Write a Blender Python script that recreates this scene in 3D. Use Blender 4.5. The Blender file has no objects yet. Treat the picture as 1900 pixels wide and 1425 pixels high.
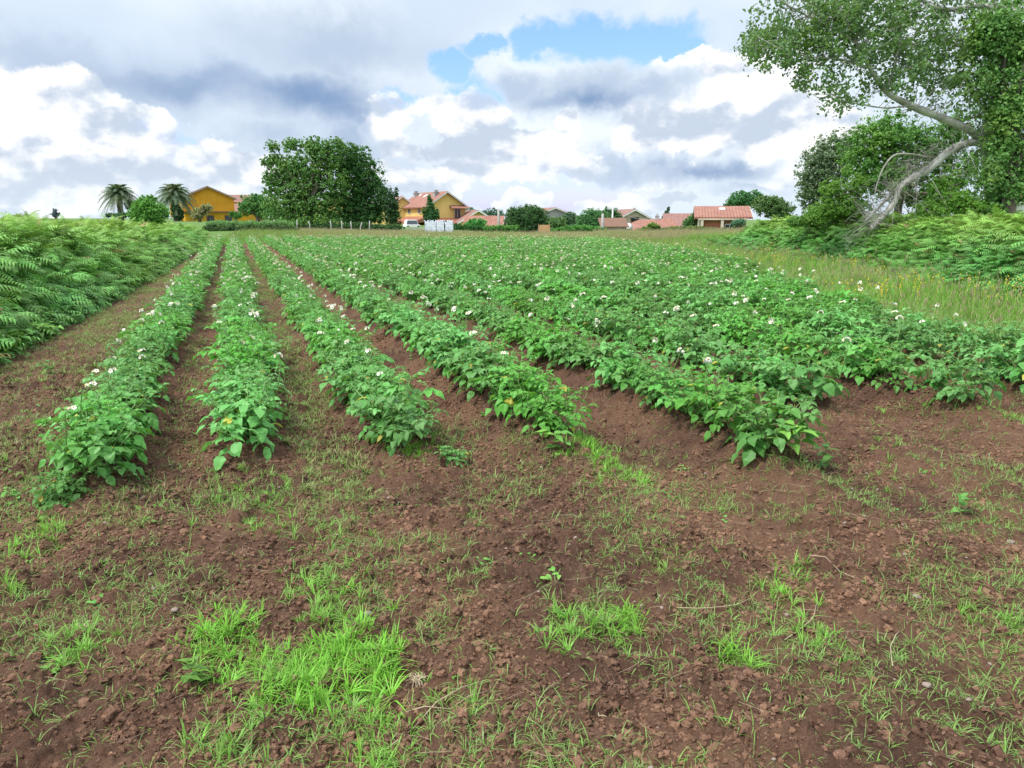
import bpy, math, random
import numpy as np

# ------------------------------------------------------------------ camera, sky, sun, exposure
F_PX, PITCH, YAW, EYE = 1400.0, math.radians(12.4), math.radians(19.9), 1.55
scn = bpy.context.scene
COL = scn.collection
cam_d = bpy.data.cameras.new("camera"); cam = bpy.data.objects.new("camera", cam_d); COL.objects.link(cam)
cam.location = (0, 0, EYE); cam.rotation_euler = (math.pi / 2 - PITCH, 0, -YAW)
cam_d.sensor_width = 36; cam_d.lens = F_PX / 1900 * 36; cam_d.clip_start = 0.05; cam_d.clip_end = 5000
scn.camera = cam
scn.view_settings.view_transform = 'Standard'; scn.view_settings.look = 'None'
scn.view_settings.exposure = 0.5; scn.view_settings.gamma = 1.0
try:
    scn.cycles.max_bounces = 6; scn.cycles.transparent_max_bounces = 4
except Exception:
    pass
SUN_EL, SUN_AZ = math.radians(56), math.radians(-105)      # azimuth measured from +Y towards +X
sun_d = bpy.data.lights.new("sun", 'SUN'); sun_d.energy = 2.7; sun_d.angle = math.radians(9); sun_d.color = (1, .965, .9)
sun = bpy.data.objects.new("sun", sun_d); COL.objects.link(sun)
sun.rotation_euler = (math.pi / 2 - SUN_EL, 0, -SUN_AZ + math.pi)


def ray(px, py):
    a = (px - 950) / F_PX; b = (712.5 - py) / F_PX
    fw = math.cos(PITCH) + b * math.sin(PITCH); up = -math.sin(PITCH) + b * math.cos(PITCH)
    return a, fw, up


def toworld(X, Y):
    c, s = math.cos(YAW), math.sin(YAW)
    return X * c + Y * s, -X * s + Y * c


def P(px, py, D):
    """world point seen at that place of the photograph at forward distance D (m); also metres per photo pixel there"""
    a, fw, up = ray(px, py); t = D / fw
    x, y = toworld(a * t, D)
    return np.array([x, y, EYE + up * t]), t / F_PX


def G(px, py, z=0.0):
    a, fw, up = ray(px, py); t = (z - EYE) / up
    return np.array(toworld(a * t, fw * t))


class NT:
    """small node-tree helper"""
    def __init__(s, tree): s.t = tree; s.n = tree.nodes; s.l = tree.links
    def new(s, typ, ins=None, **kw):
        n = s.n.new(typ)
        for k, v in kw.items(): setattr(n, k, v)
        for k, v in (ins or {}).items():
            if hasattr(v, 'links') or isinstance(v, bpy.types.NodeSocket): s.l.new(v, n.inputs[k])
            else: n.inputs[k].default_value = v
        return n
    def m(s, op, a, b=0.0, c=None, clamp=False):
        n = s.n.new('ShaderNodeMath'); n.operation = op; n.use_clamp = clamp
        for i, v in enumerate((a, b) if c is None else (a, b, c)):
            if isinstance(v, bpy.types.NodeSocket): s.l.new(v, n.inputs[i])
            else: n.inputs[i].default_value = v
        return n.outputs[0]
    def vm(s, op, a, b=(0, 0, 0)):
        n = s.n.new('ShaderNodeVectorMath'); n.operation = op
        for i, v in enumerate((a, b)):
            if isinstance(v, bpy.types.NodeSocket): s.l.new(v, n.inputs[i])
            else: n.inputs[i].default_value = v
        return n
    def mr(s, v, a, b, c=0.0, d=1.0, smooth=True):
        n = s.n.new('ShaderNodeMapRange'); n.interpolation_type = 'SMOOTHSTEP' if smooth else 'LINEAR'
        s.l.new(v, n.inputs[0])
        for i, q in enumerate((a, b, c, d)): n.inputs[i + 1].default_value = q
        return n.outputs[0]
    def mix(s, f, a, b):
        n = s.n.new('ShaderNodeMix'); n.data_type = 'RGBA'
        for i, v in ((0, f), (6, a), (7, b)):
            if isinstance(v, bpy.types.NodeSocket): s.l.new(v, n.inputs[i])
            else: n.inputs[i].default_value = (v if i == 0 else (*v, 1) if len(v) == 3 else v)
        return n.outputs[2]
    def noise(s, vec, scale, detail=4, rough=.5, dist=0.0):
        n = s.new('ShaderNodeTexNoise', {'Scale': scale, 'Detail': detail, 'Roughness': rough, 'Distortion': dist})
        if vec is not None: s.l.new(vec, n.inputs['Vector'])
        return n.outputs[0]


def make_world():
    w = bpy.data.worlds.new("World"); scn.world = w; w.use_nodes = True
    w.node_tree.nodes.clear(); n = NT(w.node_tree)
    sky = n.new('ShaderNodeTexSky', sky_type='NISHITA', sun_disc=False, sun_elevation=SUN_EL, sun_rotation=SUN_AZ)
    sky.air_density = 1.0; sky.dust_density = 0.6; sky.ozone_density = 1.5
    tc = n.new('ShaderNodeTexCoord')
    xyz = n.new('ShaderNodeSeparateXYZ', {0: tc.outputs['Generated']})
    az = n.m('ARCTAN2', xyz.outputs[0], xyz.outputs[1]); el = n.m('ARCSINE', xyz.outputs[2])
    azd = n.m('MULTIPLY', az, 57.2958); eld = n.m('MULTIPLY', el, 57.2958)
    p0 = n.new('ShaderNodeCombineXYZ', {0: azd, 1: eld}).outputs[0]
    # billow the coordinates so that every cloud has a ragged outline
    d1 = n.new('ShaderNodeTexNoise', {'Vector': tc.outputs['Generated'], 'Scale': 8.0, 'Detail': 8.0, 'Roughness': .55})
    off = n.vm('SUBTRACT', d1.outputs[1], (.5, .5, .5)).outputs[0]
    offs = n.vm('MULTIPLY', off, (6.5, 4.2, 0)).outputs[0]
    d2 = n.new('ShaderNodeTexNoise', {'Vector': tc.outputs['Generated'], 'Scale': 28.0, 'Detail': 8.0, 'Roughness': .6})
    off2 = n.vm('MULTIPLY', n.vm('SUBTRACT', d2.outputs[1], (.5, .5, .5)).outputs[0], (3.6, 2.8, 0)).outputs[0]
    p = n.vm('ADD', n.vm('ADD', p0, offs).outputs[0], off2).outputs[0]

    def deg(px, py):
        a, fw, up = ray(px, py)
        x, y = toworld(a, fw)
        return math.degrees(math.atan2(x, y)), math.degrees(math.atan2(up, math.hypot(a, fw)))

    def field(blobs, vec):
        acc = None
        for (px, py, rx, ry) in blobs:
            a0, e0 = deg(px, py); sc = .0409 * math.cos(math.radians(a0 - 20)) ** 1.2
            q = n.vm('SUBTRACT', vec, (a0, e0, 0)).outputs[0]
            q = n.vm('MULTIPLY', q, (1 / (rx * sc), 1 / (ry * .0395), 0)).outputs[0]
            ln = n.vm('LENGTH', q).outputs['Value']
            v = n.m('SUBTRACT', 1.0, ln)
            acc = v if acc is None else n.m('MAXIMUM', acc, v)
        return acc
    g = tc.outputs['Generated']
    gs = n.vm('MULTIPLY', g, (1, 1, 1.5)).outputs[0]
    n1 = n.noise(gs, 8.5, 7, .52)
    n2 = n.noise(n.vm('ADD', gs, (-.006, .004, .022)).outputs[0], 8.5, 7, .52)
    relief = n.m('SUBTRACT', n1, n2)
    big = n.noise(gs, 3.2, 4, .45)
    # masks
    blue = field([(1125, 72, 175, 58), (1010, 66, 85, 40), (1225, 92, 70, 32), (838, 122, 46, 36), (885, 178, 50, 32), (905, 84, 70, 26), (760, 200, 50, 30),
                  (1065, 355, 130, 38), (950, 372, 110, 22), (300, 232, 44, 22), (318, 262, 40, 34), (880, 352, 60, 20)], p)
    blue = n.mr(n.m('ADD', blue, n.m('MULTIPLY', n.m('SUBTRACT', n1, .5), .9)), -.04, .42)
    white = field([(70, 225, 150, 95), (190, 280, 165, 75), (90, 335, 190, 70), (330, 300, 110, 40), (420, 330, 130, 45), (250, 235, 90, 40),
                   (740, 235, 75, 60), (850, 250, 110, 75), (960, 290, 150, 52), (800, 330, 170, 40), (1080, 312, 70, 22), (1050, 235, 40, 28),
                   (1370, 190, 170, 95), (1260, 130, 70, 38), (1470, 250, 150, 90), (1240, 240, 120, 60), (1225, 335, 50, 22), (985, 372, 60, 22), (1180, 380, 120, 22)], p)
    whr = n.m('ADD', white, n.m('MULTIPLY', n.m('SUBTRACT', n1, .5), 1.1))
    whm = n.mr(whr, .04, .24)
    dark = field([(250, 150, 420, 95), (560, 190, 330, 95), (620, 90, 330, 90), (120, 110, 300, 70), (650, 280, 120, 80), (500, 265, 150, 50),
                  (1090, 180, 190, 62), (1180, 178, 110, 45), (960, 165, 110, 50), (1010, 190, 120, 45), (1300, 318, 230, 45), (1160, 312, 90, 50), (90, 392, 260, 16), (1390, 355, 130, 22)], n.vm('ADD', n.vm('ADD', p0, n.vm('MULTIPLY', off, (8, 5, 0)).outputs[0]).outputs[0], off2).outputs[0])
    dkm = n.mr(n.m('ADD', dark, n.m('MULTIPLY', n.m('SUBTRACT', big, .5), .5)), .0, .95)
    core = field([(560, 180, 250, 60), (430, 160, 260, 50), (640, 215, 130, 60), (1100, 205, 130, 32), (1300, 325, 170, 30)], n.vm('ADD', p0, n.vm('MULTIPLY', off, (12, 7, 0)).outputs[0]).outputs[0])
    com = n.mr(core, .0, .9)
    # cloud colours (radiance)
    rel = n.mr(n.m('ADD', relief, n.m('MULTIPLY', n.m('SUBTRACT', d2.outputs[0], .5), .16)), -.085, .07, 0, 1)
    base = n.mix(n.mr(big, .35, .65), (.50, .59, .70), (.66, .72, .78))
    dkc = n.mix(com, (.385, .47, .59), (.185, .275, .44))
    wht = n.mix(rel, (.43, .50, .60), (.83, .83, .83))
    c = n.mix(dkm, base, dkc)
    front = n.m('MULTIPLY', whm, n.m('SUBTRACT', 1.0, n.m('MULTIPLY', dkm, .0)))
    # the dark decks at upper middle stand in front of the white towers
    deck = field([(1080, 175, 200, 50), (1190, 165, 110, 42), (960, 160, 90, 42), (1300, 322, 200, 32), (1165, 320, 70, 34), (660, 265, 60, 60), (790, 245, 34, 30)], p)
    deckm = n.mr(n.m('ADD', deck, n.m('MULTIPLY', n.m('SUBTRACT', n1, .5), .7)), .05, .5)
    front = n.m('MULTIPLY', front, n.m('SUBTRACT', 1.0, n.m('MULTIPLY', deckm, .9)))
    c = n.mix(front, c, wht)
    # clouds pale and warm towards the horizon
    c = n.mix(n.mr(eld, 0, 5.0, .45, 0), c, (.56, .64, .72))
    # unseen sky round the sun and overhead, brightened to add light on the field
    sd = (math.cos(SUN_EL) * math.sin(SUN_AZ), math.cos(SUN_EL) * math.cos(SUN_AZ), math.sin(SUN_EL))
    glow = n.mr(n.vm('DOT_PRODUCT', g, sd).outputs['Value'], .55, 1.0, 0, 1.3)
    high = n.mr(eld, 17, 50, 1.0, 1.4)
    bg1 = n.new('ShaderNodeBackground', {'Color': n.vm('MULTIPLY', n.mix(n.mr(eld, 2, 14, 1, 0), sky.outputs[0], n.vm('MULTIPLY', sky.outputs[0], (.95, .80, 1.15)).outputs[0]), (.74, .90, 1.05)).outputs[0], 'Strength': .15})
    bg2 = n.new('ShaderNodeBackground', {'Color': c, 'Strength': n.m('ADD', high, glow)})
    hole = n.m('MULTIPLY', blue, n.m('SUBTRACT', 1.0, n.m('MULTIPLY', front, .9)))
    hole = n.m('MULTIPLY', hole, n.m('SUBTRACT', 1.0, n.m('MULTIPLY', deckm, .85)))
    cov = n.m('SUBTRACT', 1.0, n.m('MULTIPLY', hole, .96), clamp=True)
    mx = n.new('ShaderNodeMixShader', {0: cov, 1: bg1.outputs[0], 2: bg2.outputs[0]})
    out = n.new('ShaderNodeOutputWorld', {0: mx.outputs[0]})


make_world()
rng = np.random.default_rng(7)
random.seed(7)

# ------------------------------------------------------------------ numeric helpers
def sstep(a, b, x):
    t = np.clip((np.asarray(x, float) - a) / (b - a), 0, 1); return t * t * (3 - 2 * t)


def h2(ix, iy, s):
    v = np.sin(ix * 127.1 + iy * 311.7 + s * 74.7) * 43758.5453
    return v - np.floor(v)


def vn(x, y, s=0):
    ix, iy = np.floor(x), np.floor(y); fx, fy = x - ix, y - iy
    fx = fx * fx * (3 - 2 * fx); fy = fy * fy * (3 - 2 * fy)
    a, b, c, d = h2(ix, iy, s), h2(ix + 1, iy, s), h2(ix, iy + 1, s), h2(ix + 1, iy + 1, s)
    return (a + (b - a) * fx) * (1 - fy) + (c + (d - c) * fx) * fy


def fbm(x, y, s=0, o=4):
    r = 0; w = .5
    for k in range(o):
        r = r + w * vn(x * 2 ** k, y * 2 ** k, s + k * 13); w *= .5
    return r / (1 - .5 ** o)


def clods(x, y, c, s):
    """rounded crumbs of about size c"""
    gx, gy = np.floor(x / c), np.floor(y / c); out = np.zeros_like(x)
    for i in (-1, 0, 1):
        for j in (-1, 0, 1):
            ix, iy = gx + i, gy + j
            cx = (ix + h2(ix, iy, s)) * c; cy = (iy + h2(ix, iy, s + 5)) * c
            r = c * (.12 + .62 * h2(ix, iy, s + 9) ** 1.5)
            e = 1 + .5 * (h2(ix, iy, s + 3) - .5)
            d2 = ((x - cx) * e) ** 2 + ((y - cy) / e) ** 2
            out = np.maximum(out, np.sqrt(np.maximum(r * r - d2, 0)))
    return out


ROWS = [(-0.86, 4.66), (0.0, 4.98), (0.93, 4.72), (1.88, 4.38), (2.95, 3.6), (4.02, 4.5), (5.1, 4.05), (6.15, 4.35), (7.2, 5.0)]
ROWS += [(7.2 + 1.03 * k, 0) for k in range(1, 15)]
ROWX = np.array([r[0] for r in ROWS])


def xb(y):   # right edge of the potato field
    return np.interp(y, [0, 4, 7, 11.5, 19.5, 38.7, 60], [7.6, 7.6, 8.1, 10.1, 14.4, 19.9, 23.4])


def yb(x):   # far edge
    return 50 - (x + 1) * .52


def xl(y):   # foot of the left bracken
    return np.interp(y, [0, 8, 18, 44, 60], [-3.0, -2.85, -2.55, -1.8, -1.5])


def yawframe(x, y):
    c, s = math.cos(YAW), math.sin(YAW)
    return x * c - y * s, x * s + y * c


def terrain(x, y, fine=True):
    x = np.asarray(x, float); y = np.asarray(y, float)
    X, Y = yawframe(x, y); d = np.hypot(x, y); az = np.degrees(np.arctan2(X, np.maximum(Y, .01)))
    az = np.where(Y <= 0, 0, az)
    infield = sstep(-.3, .3, xb(y) - x) * sstep(-.5, .5, yb(x) - y)
    z = np.zeros_like(x)
    # ridges
    k = np.abs(x[..., None] - ROWX).argmin(-1); rx = ROWX[k]
    ys = np.array([r[1] for r in ROWS])[k]
    amp = .13 * sstep(ys - .7, ys + .1, y) + .085 * sstep(2.0, 3.2, y) * sstep(1.2, 1.6, x)
    wob = .05 * (fbm(y * .8, rx * 3, 4, 2) - .5)
    z = z + amp * np.exp(-((x - rx - wob) / .25) ** 2) * infield
    # left bank
    e = xl(y) - x
    z = z + (.35 * sstep(-.1, .8, e) + .35 * sstep(.6, 5, e)) * sstep(58, 46, y)
    # right verge and bank
    r = x - xb(y)
    z = z + (.05 * sstep(0, 2.0, r) + .42 * sstep(3.2, 5.6, r)) * sstep(-.5, 1.5, yb(x) - y + 3)
    # land beyond the far edge
    b = y - yb(x)
    rise = np.interp(az, [-35, -20, -12, 0, 8, 20, 30], [.8, .7, .5, .35, .4, .5, .6])
    z = z + rise * sstep(.5, 9, b) * sstep(-1, 2, b)
    far = np.interp(az, [-35, -14, -5, 0, 6, 14, 32], [.4, .3, .0, -.6, -2.7, -2.7, -1.6])
    z = z + far * sstep(12, 45, b)
    if fine:
        near = sstep(20, 9, d)
        z = z + .05 * (fbm(x * 1.3, y * 1.3, 2, 3) - .5) * infield
        z = z + near * (.055 * (fbm(x * 6, y * 6, 11, 4) - .5) + .016 * (fbm(x * 38, y * 38, 12, 3) - .5))
        m = (near > 0)
        xx, yy = x[m], y[m]
        rough = .35 + .9 * sstep(.35, .65, fbm(xx * 1.1, yy * 1.1, 21, 2))
        q = .5 * clods(xx, yy, .11, 1) * rough + .65 * clods(xx + 3, yy, .05, 2) + .7 * clods(xx, yy + 3, .024, 3)
        z[m] += near[m] * q * .95
        z = z + .10 * (fbm(x * .35, y * .35, 31, 3) - .5) * (1 - infield)
    return z


def tz(x, y):
    return float(terrain(np.array([x]), np.array([y]), False)[0])


# ------------------------------------------------------------------ mesh helpers
def mesh(name, V, F, mats, smooth=False, attrs=None, fmat=None):
    """V (n,3); F list of int arrays (k,3)/(k,4)"""
    me = bpy.data.meshes.new(name)
    V = np.asarray(V, np.float32); F = [np.asarray(f, np.int32) for f in F if len(f)]
    me.vertices.add(len(V)); me.vertices.foreach_set('co', V.ravel())
    tot = np.concatenate([np.full(len(f), f.shape[1], np.int32) for f in F])
    lv = np.concatenate([f.ravel() for f in F])
    me.loops.add(len(lv)); me.loops.foreach_set('vertex_index', lv)
    me.polygons.add(len(tot))
    st = np.concatenate([[0], np.cumsum(tot)[:-1]]).astype(np.int32)
    me.polygons.foreach_set('loop_start', st)
    try: me.polygons.foreach_set('loop_total', tot)
    except Exception: pass
    if fmat is not None: me.polygons.foreach_set('material_index', np.asarray(fmat, np.int32))
    me.polygons.foreach_set('use_smooth', np.full(len(tot), bool(smooth)))
    for m in (mats if isinstance(mats, (list, tuple)) else [mats]): me.materials.append(m)
    for k, a in (attrs or {}).items():
        at = me.attributes.new(k, 'FLOAT', 'POINT'); at.data.foreach_set('value', np.asarray(a, np.float32))
    me.update(calc_edges=True); me.validate()
    return me


class MB:
    """mesh collector"""
    def __init__(s): s.V = []; s.Q = []; s.T = []; s.A = []; s.n = 0
    def add(s, V, Q=None, T=None, a=0.0):
        V = np.asarray(V, float).reshape(-1, 3)
        if Q is not None: s.Q.append(np.asarray(Q, int).reshape(-1, 4) + s.n)
        if T is not None: s.T.append(np.asarray(T, int).reshape(-1, 3) + s.n)
        s.V.append(V); s.A.append(np.full(len(V), a) if np.isscalar(a) else np.asarray(a)); s.n += len(V)
    def box(s, x0, x1, y0, y1, z0, z1, a=0.0):
        V = [(x, y, z) for x in (x0, x1) for y in (y0, y1) for z in (z0, z1)]
        s.add(V, [(0, 1, 3, 2), (4, 6, 7, 5), (0, 4, 5, 1), (2, 3, 7, 6), (0, 2, 6, 4), (1, 5, 7, 3)], a=a)
    def tube(s, pts, rad, k=6, a=0.0):
        pts = np.asarray(pts, float); rad = np.broadcast_to(np.asarray(rad, float), (len(pts),)); m = len(pts)
        tn = np.gradient(pts, axis=0); tn /= np.linalg.norm(tn, axis=1)[:, None] + 1e-9
        ref = np.array([.3, .9, .2]) if abs(tn[0, 2]) > .7 else np.array([0, 0, 1.])
        u = np.cross(tn, ref); u /= np.linalg.norm(u, axis=1)[:, None] + 1e-9; w = np.cross(tn, u)
        th = np.arange(k) / k * 2 * np.pi
        V = pts[:, None] + rad[:, None, None] * (np.cos(th)[None, :, None] * u[:, None] + np.sin(th)[None, :, None] * w[:, None])
        i = np.arange(m - 1)[:, None] * k; j = np.arange(k)[None]; j2 = (j + 1) % k
        Q = np.stack([i + j, i + j2, i + k + j2, i + k + j], -1).reshape(-1, 4)
        V = V.reshape(-1, 3)
        V = np.vstack([V, pts[-1] + tn[-1] * rad[-1] * .4])
        T = [((m - 1) * k + jj, (m - 1) * k + (jj + 1) % k, m * k) for jj in range(k)]
        s.add(V, Q, T, a)
    def mesh(s, name, mat, smooth=False):
        V = np.vstack(s.V); F = []
        if s.Q: F.append(np.vstack(s.Q))
        if s.T: F.append(np.vstack(s.T))
        return mesh(name, V, F, mat, smooth, {'lv': np.concatenate(s.A)})
    def obj(s, name, mat, parent=None, smooth=False, link=True):
        return put(name, s.mesh(name, mat, smooth), parent, link)


def put(name, me, parent=None, link=True):
    o = bpy.data.objects.new(name, me)
    if link: COL.objects.link(o)
    if parent is not None: o.parent = parent
    return o


def tag(o, label=None, cat=None, group=None, kind=None):
    if label: o['label'] = label
    if cat: o['category'] = cat
    if group: o['group'] = group
    if kind: o['kind'] = kind
    return o


def empty(name, loc, rz=0.0):
    o = bpy.data.objects.new(name, None); o.empty_display_size = .2; COL.objects.link(o)
    o.location = loc; o.rotation_euler = (0, 0, rz); return o


# ------------------------------------------------------------------ materials
def newmat(name):
    m = bpy.data.materials.new(name); m.use_nodes = True; m.node_tree.nodes.clear(); return m, NT(m.node_tree)


def leafmat(name, c1, c2, c3=None, rough=.5, tr=.3, nscale=1.2, spec=.35, c4=None, vr=.2, yel=None):
    """c1/c2 vary leaf by leaf, c3 patch by patch in space, c4 by the instancer's tint"""
    m, n = newmat(name)
    lv = n.new('ShaderNodeAttribute', attribute_name='lv').outputs['Fac']
    col = n.mix(lv, c1, c2)
    oi = n.new('ShaderNodeObjectInfo')
    geo = n.new('ShaderNodeNewGeometry')
    ns = n.noise(geo.outputs['Position'], nscale, 3, .5)
    if c3: col = n.mix(n.mr(ns, .42, .66), col, c3)
    if c4:
        ti = n.new('ShaderNodeAttribute', attribute_name='tint', attribute_type='INSTANCER').outputs['Fac']
        col = n.mix(ti, col, c4)
    if yel: col = n.mix(n.mr(lv, .965, .99), col, yel)
    hs = n.new('ShaderNodeHueSaturation', {'Color': col, 'Value': n.mr(oi.outputs['Random'], 0, 1, 1 - vr, 1 + vr, False),
                                           'Hue': n.mr(oi.outputs['Random'], 0, 1, .492, .508, False)})
    bs = n.new('ShaderNodeBsdfPrincipled', {'Base Color': hs.outputs[0], 'Roughness': rough, 'Specular IOR Level': spec})
    tl = n.new('ShaderNodeBsdfTranslucent', {'Color': n.mix(.35, hs.outputs[0], (.30, .45, .05))})
    mx = n.new('ShaderNodeMixShader', {0: tr, 1: bs.outputs[0], 2: tl.outputs[0]})
    n.new('ShaderNodeOutputMaterial', {0: mx.outputs[0]})
    return m


def plain(name, c1, c2=None, scale=6, rough=.8, bump=0.0, bscale=30, spec=.3, stretch=(1, 1, 1), detail=5):
    m, n = newmat(name)
    tc = n.new('ShaderNodeTexCoord')
    v = n.vm('MULTIPLY', tc.outputs['Object'], stretch).outputs[0]
    ns = n.noise(v, scale, detail, .55)
    col = n.mix(n.mr(ns, .35, .65), c1, c2 or tuple(k * .8 for k in c1))
    bs = n.new('ShaderNodeBsdfPrincipled', {'Base Color': col, 'Roughness': rough, 'Specular IOR Level': spec})
    if bump:
        b = n.new('ShaderNodeBump', {'Strength': bump, 'Height': n.noise(v, bscale, 4, .6), 'Distance': .05})
        n.l.new(b.outputs[0], bs.inputs['Normal'])
    n.new('ShaderNodeOutputMaterial', {0: bs.outputs[0]})
    return m


def roofmat(name, c1, c2, tile=.25):
    """clay tiles: bands down the slope and a course every tile length (uses the object's own x along the eave)"""
    m, n = newmat(name)
    tc = n.new('ShaderNodeTexCoord'); s = n.new('ShaderNodeSeparateXYZ', {0: tc.outputs['Object']})
    ns = n.noise(tc.outputs['Object'], 1.6, 6, .6); fi = n.noise(tc.outputs['Object'], 14, 3, .6)
    w1 = n.m('SINE', n.m('MULTIPLY', s.outputs[1], 6.2832 / tile)); w2 = n.m('FRACT', n.m('MULTIPLY', s.outputs[2], 1 / .16))
    col = n.mix(n.mr(ns, .35, .68), c1, c2)
    col = n.mix(n.mr(fi, .5, .8, 0, .5), col, tuple(k * .55 for k in c1))
    h = n.m('ADD', n.m('MULTIPLY', w1, .5), n.m('MULTIPLY', w2, .4))
    b = n.new('ShaderNodeBump', {'Strength': .8, 'Height': h, 'Distance': .06})
    bs = n.new('ShaderNodeBsdfPrincipled', {'Base Color': col, 'Roughness': .85, 'Normal': b.outputs[0]})
    n.new('ShaderNodeOutputMaterial', {0: bs.outputs[0]}); return m


M = {}
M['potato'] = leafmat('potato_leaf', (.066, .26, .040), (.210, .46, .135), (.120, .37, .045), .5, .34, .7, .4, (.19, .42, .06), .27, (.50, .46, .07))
M['potato_stem'] = leafmat('potato_stem', (.13, .26, .06), (.18, .30, .09), None, .5, .1)
M['petal'] = plain('petal', (.80, .80, .70), (.88, .88, .80), 20, .6)
M['pollen'] = plain('pollen', (.72, .50, .06), (.6, .42, .05), 20, .6)
M['grass'] = leafmat('young_grass', (.17, .30, .07), (.26, .38, .12), None, .5, .35, 1, .3, (.22, .50, .05))
M['litter'] = leafmat('mown_litter', (.20, .22, .07), (.30, .27, .12), (.24, .20, .10), .6, .25, 1.5, .3, (.20, .40, .07))
M['tallgrass'] = leafmat('tall_grass', (.15, .33, .05), (.27, .44, .08), None, .6, .4, 1, .3, (.44, .36, .20))
M['seed'] = leafmat('seed_heads', (.34, .25, .16), (.42, .32, .20), None, .8, .2)
M['fern'] = leafmat('bracken', (.060, .235, .050), (.165, .40, .090), (.12, .32, .055), .5, .25, .5, .35, (.27, .43, .07), .38)
M['deadfern'] = leafmat('dead_bracken', (.26, .17, .08), (.36, .25, .12), None, .8, .2)
M['fernstem'] = leafmat('bracken_stem', (.12, .17, .06), (.18, .16, .07), None, .6, .1)
M['weed'] = leafmat('weed', (.09, .26, .05), (.16, .36, .07), (.20, .38, .06), .5, .3, 2)
M['straw'] = plain('dry_straw', (.46, .37, .24), (.33, .25, .16), 8, .8)
M['yellow'] = plain('buttercup', (.75, .62, .05), (.7, .5, .04), 8, .5)
M['stone'] = plain('stone', (.34, .27, .22), (.25, .18, .15), 14, .85, .4, 40)
M['clod'] = plain('clod', (.135, .070, .047), (.085, .043, .031), 30, .95, .6, 90)
M['bark'] = plain('bark', (.17, .14, .11), (.09, .075, .06), 3, .9, .6, 14, .2, (1, 1, .3))
M['palebark'] = plain('pale_bark', (.56, .54, .49), (.32, .30, .265), 3.5, .85, .7, 16, .2, (1, 1, 1))
M['deadwood'] = plain('dead_twigs', (.38, .35, .30), (.25, .23, .19), 3, .85)
M['render_orange'] = plain('orange_render', (.62, .34, .025), (.56, .29, .02), .8, .85, .1, 8)
M['render_yellow'] = plain('yellow_render', (.74, .54, .19), (.68, .48, .16), .6, .85, .1, 8)
M['render_cream'] = plain('cream_render', (.56, .47, .36), (.45, .38, .30), .6, .85)
M['render_white'] = plain('white_render', (.74, .73, .70), (.64, .63, .60), .6, .8)
M['render_grey'] = plain('grey_render', (.38, .37, .36), (.28, .28, .28), .8, .85)
M['brickwall'] = plain('red_brickwork', (.42, .16, .10), (.33, .12, .08), 3, .9)
M['glass'] = plain('window_glass', (.035, .045, .06), (.06, .07, .09), .5, .12, spec=.6)
M['dark'] = plain('dark_opening', (.03, .025, .022), (.02, .02, .02), 1, .7)
M['frame'] = plain('painted_frame', (.62, .60, .57), (.55, .53, .5), 3, .5)
M['brownframe'] = plain('brown_frame', (.20, .10, .06), (.16, .08, .05), 3, .6)
M['roof'] = roofmat('red_tiles', (.27, .115, .078), (.34, .16, .115))
M['roofpink'] = roofmat('faded_tiles', (.29, .15, .12), (.24, .12, .10))
M['roofbright'] = roofmat('orange_tiles', (.37, .14, .085), (.31, .12, .07))
M['concrete'] = plain('concrete', (.42, .40, .37), (.34, .32, .30), 2, .9, .2, 12)
M['plastic'] = plain('plastic_wrap', (.72, .75, .80), (.52, .56, .63), 4, .35, .5, 7)
M['wood'] = plain('weathered_wood', (.36, .30, .24), (.26, .21, .17), 3, .9, stretch=(1, 1, .2))
M['tan'] = plain('tan_board', (.50, .30, .15), (.42, .24, .12), 2, .9)
M['metal'] = plain('grey_metal', (.42, .43, .45), (.34, .35, .36), 2, .5)


def soilcol(n, pos):
    a = n.noise(pos, 1.1, 7, .6); b = n.noise(pos, 9, 6, .6); c = n.noise(pos, 70, 5, .65)
    col = n.mix(n.mr(a, .38, .62), (.190, .103, .063), (.106, .056, .037))
    col = n.mix(n.mr(b, .45, .72, 0, .6), col, (.235, .135, .082))
    col = n.mix(n.mr(c, .56, .74, 0, .7), col, (.30, .205, .14))
    return n.mix(n.mr(c, .44, .30, 0, .7), col, (.055, .026, .019))


def clodmat():
    m, n = newmat('clod_soil'); geo = n.new('ShaderNodeNewGeometry'); oi = n.new('ShaderNodeObjectInfo')
    col = n.new('ShaderNodeHueSaturation', {'Color': soilcol(n, geo.outputs['Position']), 'Value': n.mr(oi.outputs['Random'], 0, 1, .75, 1.3, False)}).outputs[0]
    bp = n.new('ShaderNodeBump', {'Strength': .8, 'Distance': .006, 'Height': n.noise(geo.outputs['Position'], 160, 5, .65)})
    bs = n.new('ShaderNodeBsdfPrincipled', {'Base Color': col, 'Roughness': .95, 'Specular IOR Level': .15, 'Normal': bp.outputs[0]})
    n.new('ShaderNodeOutputMaterial', {0: bs.outputs[0]}); return m


M['clod'] = clodmat()


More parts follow.
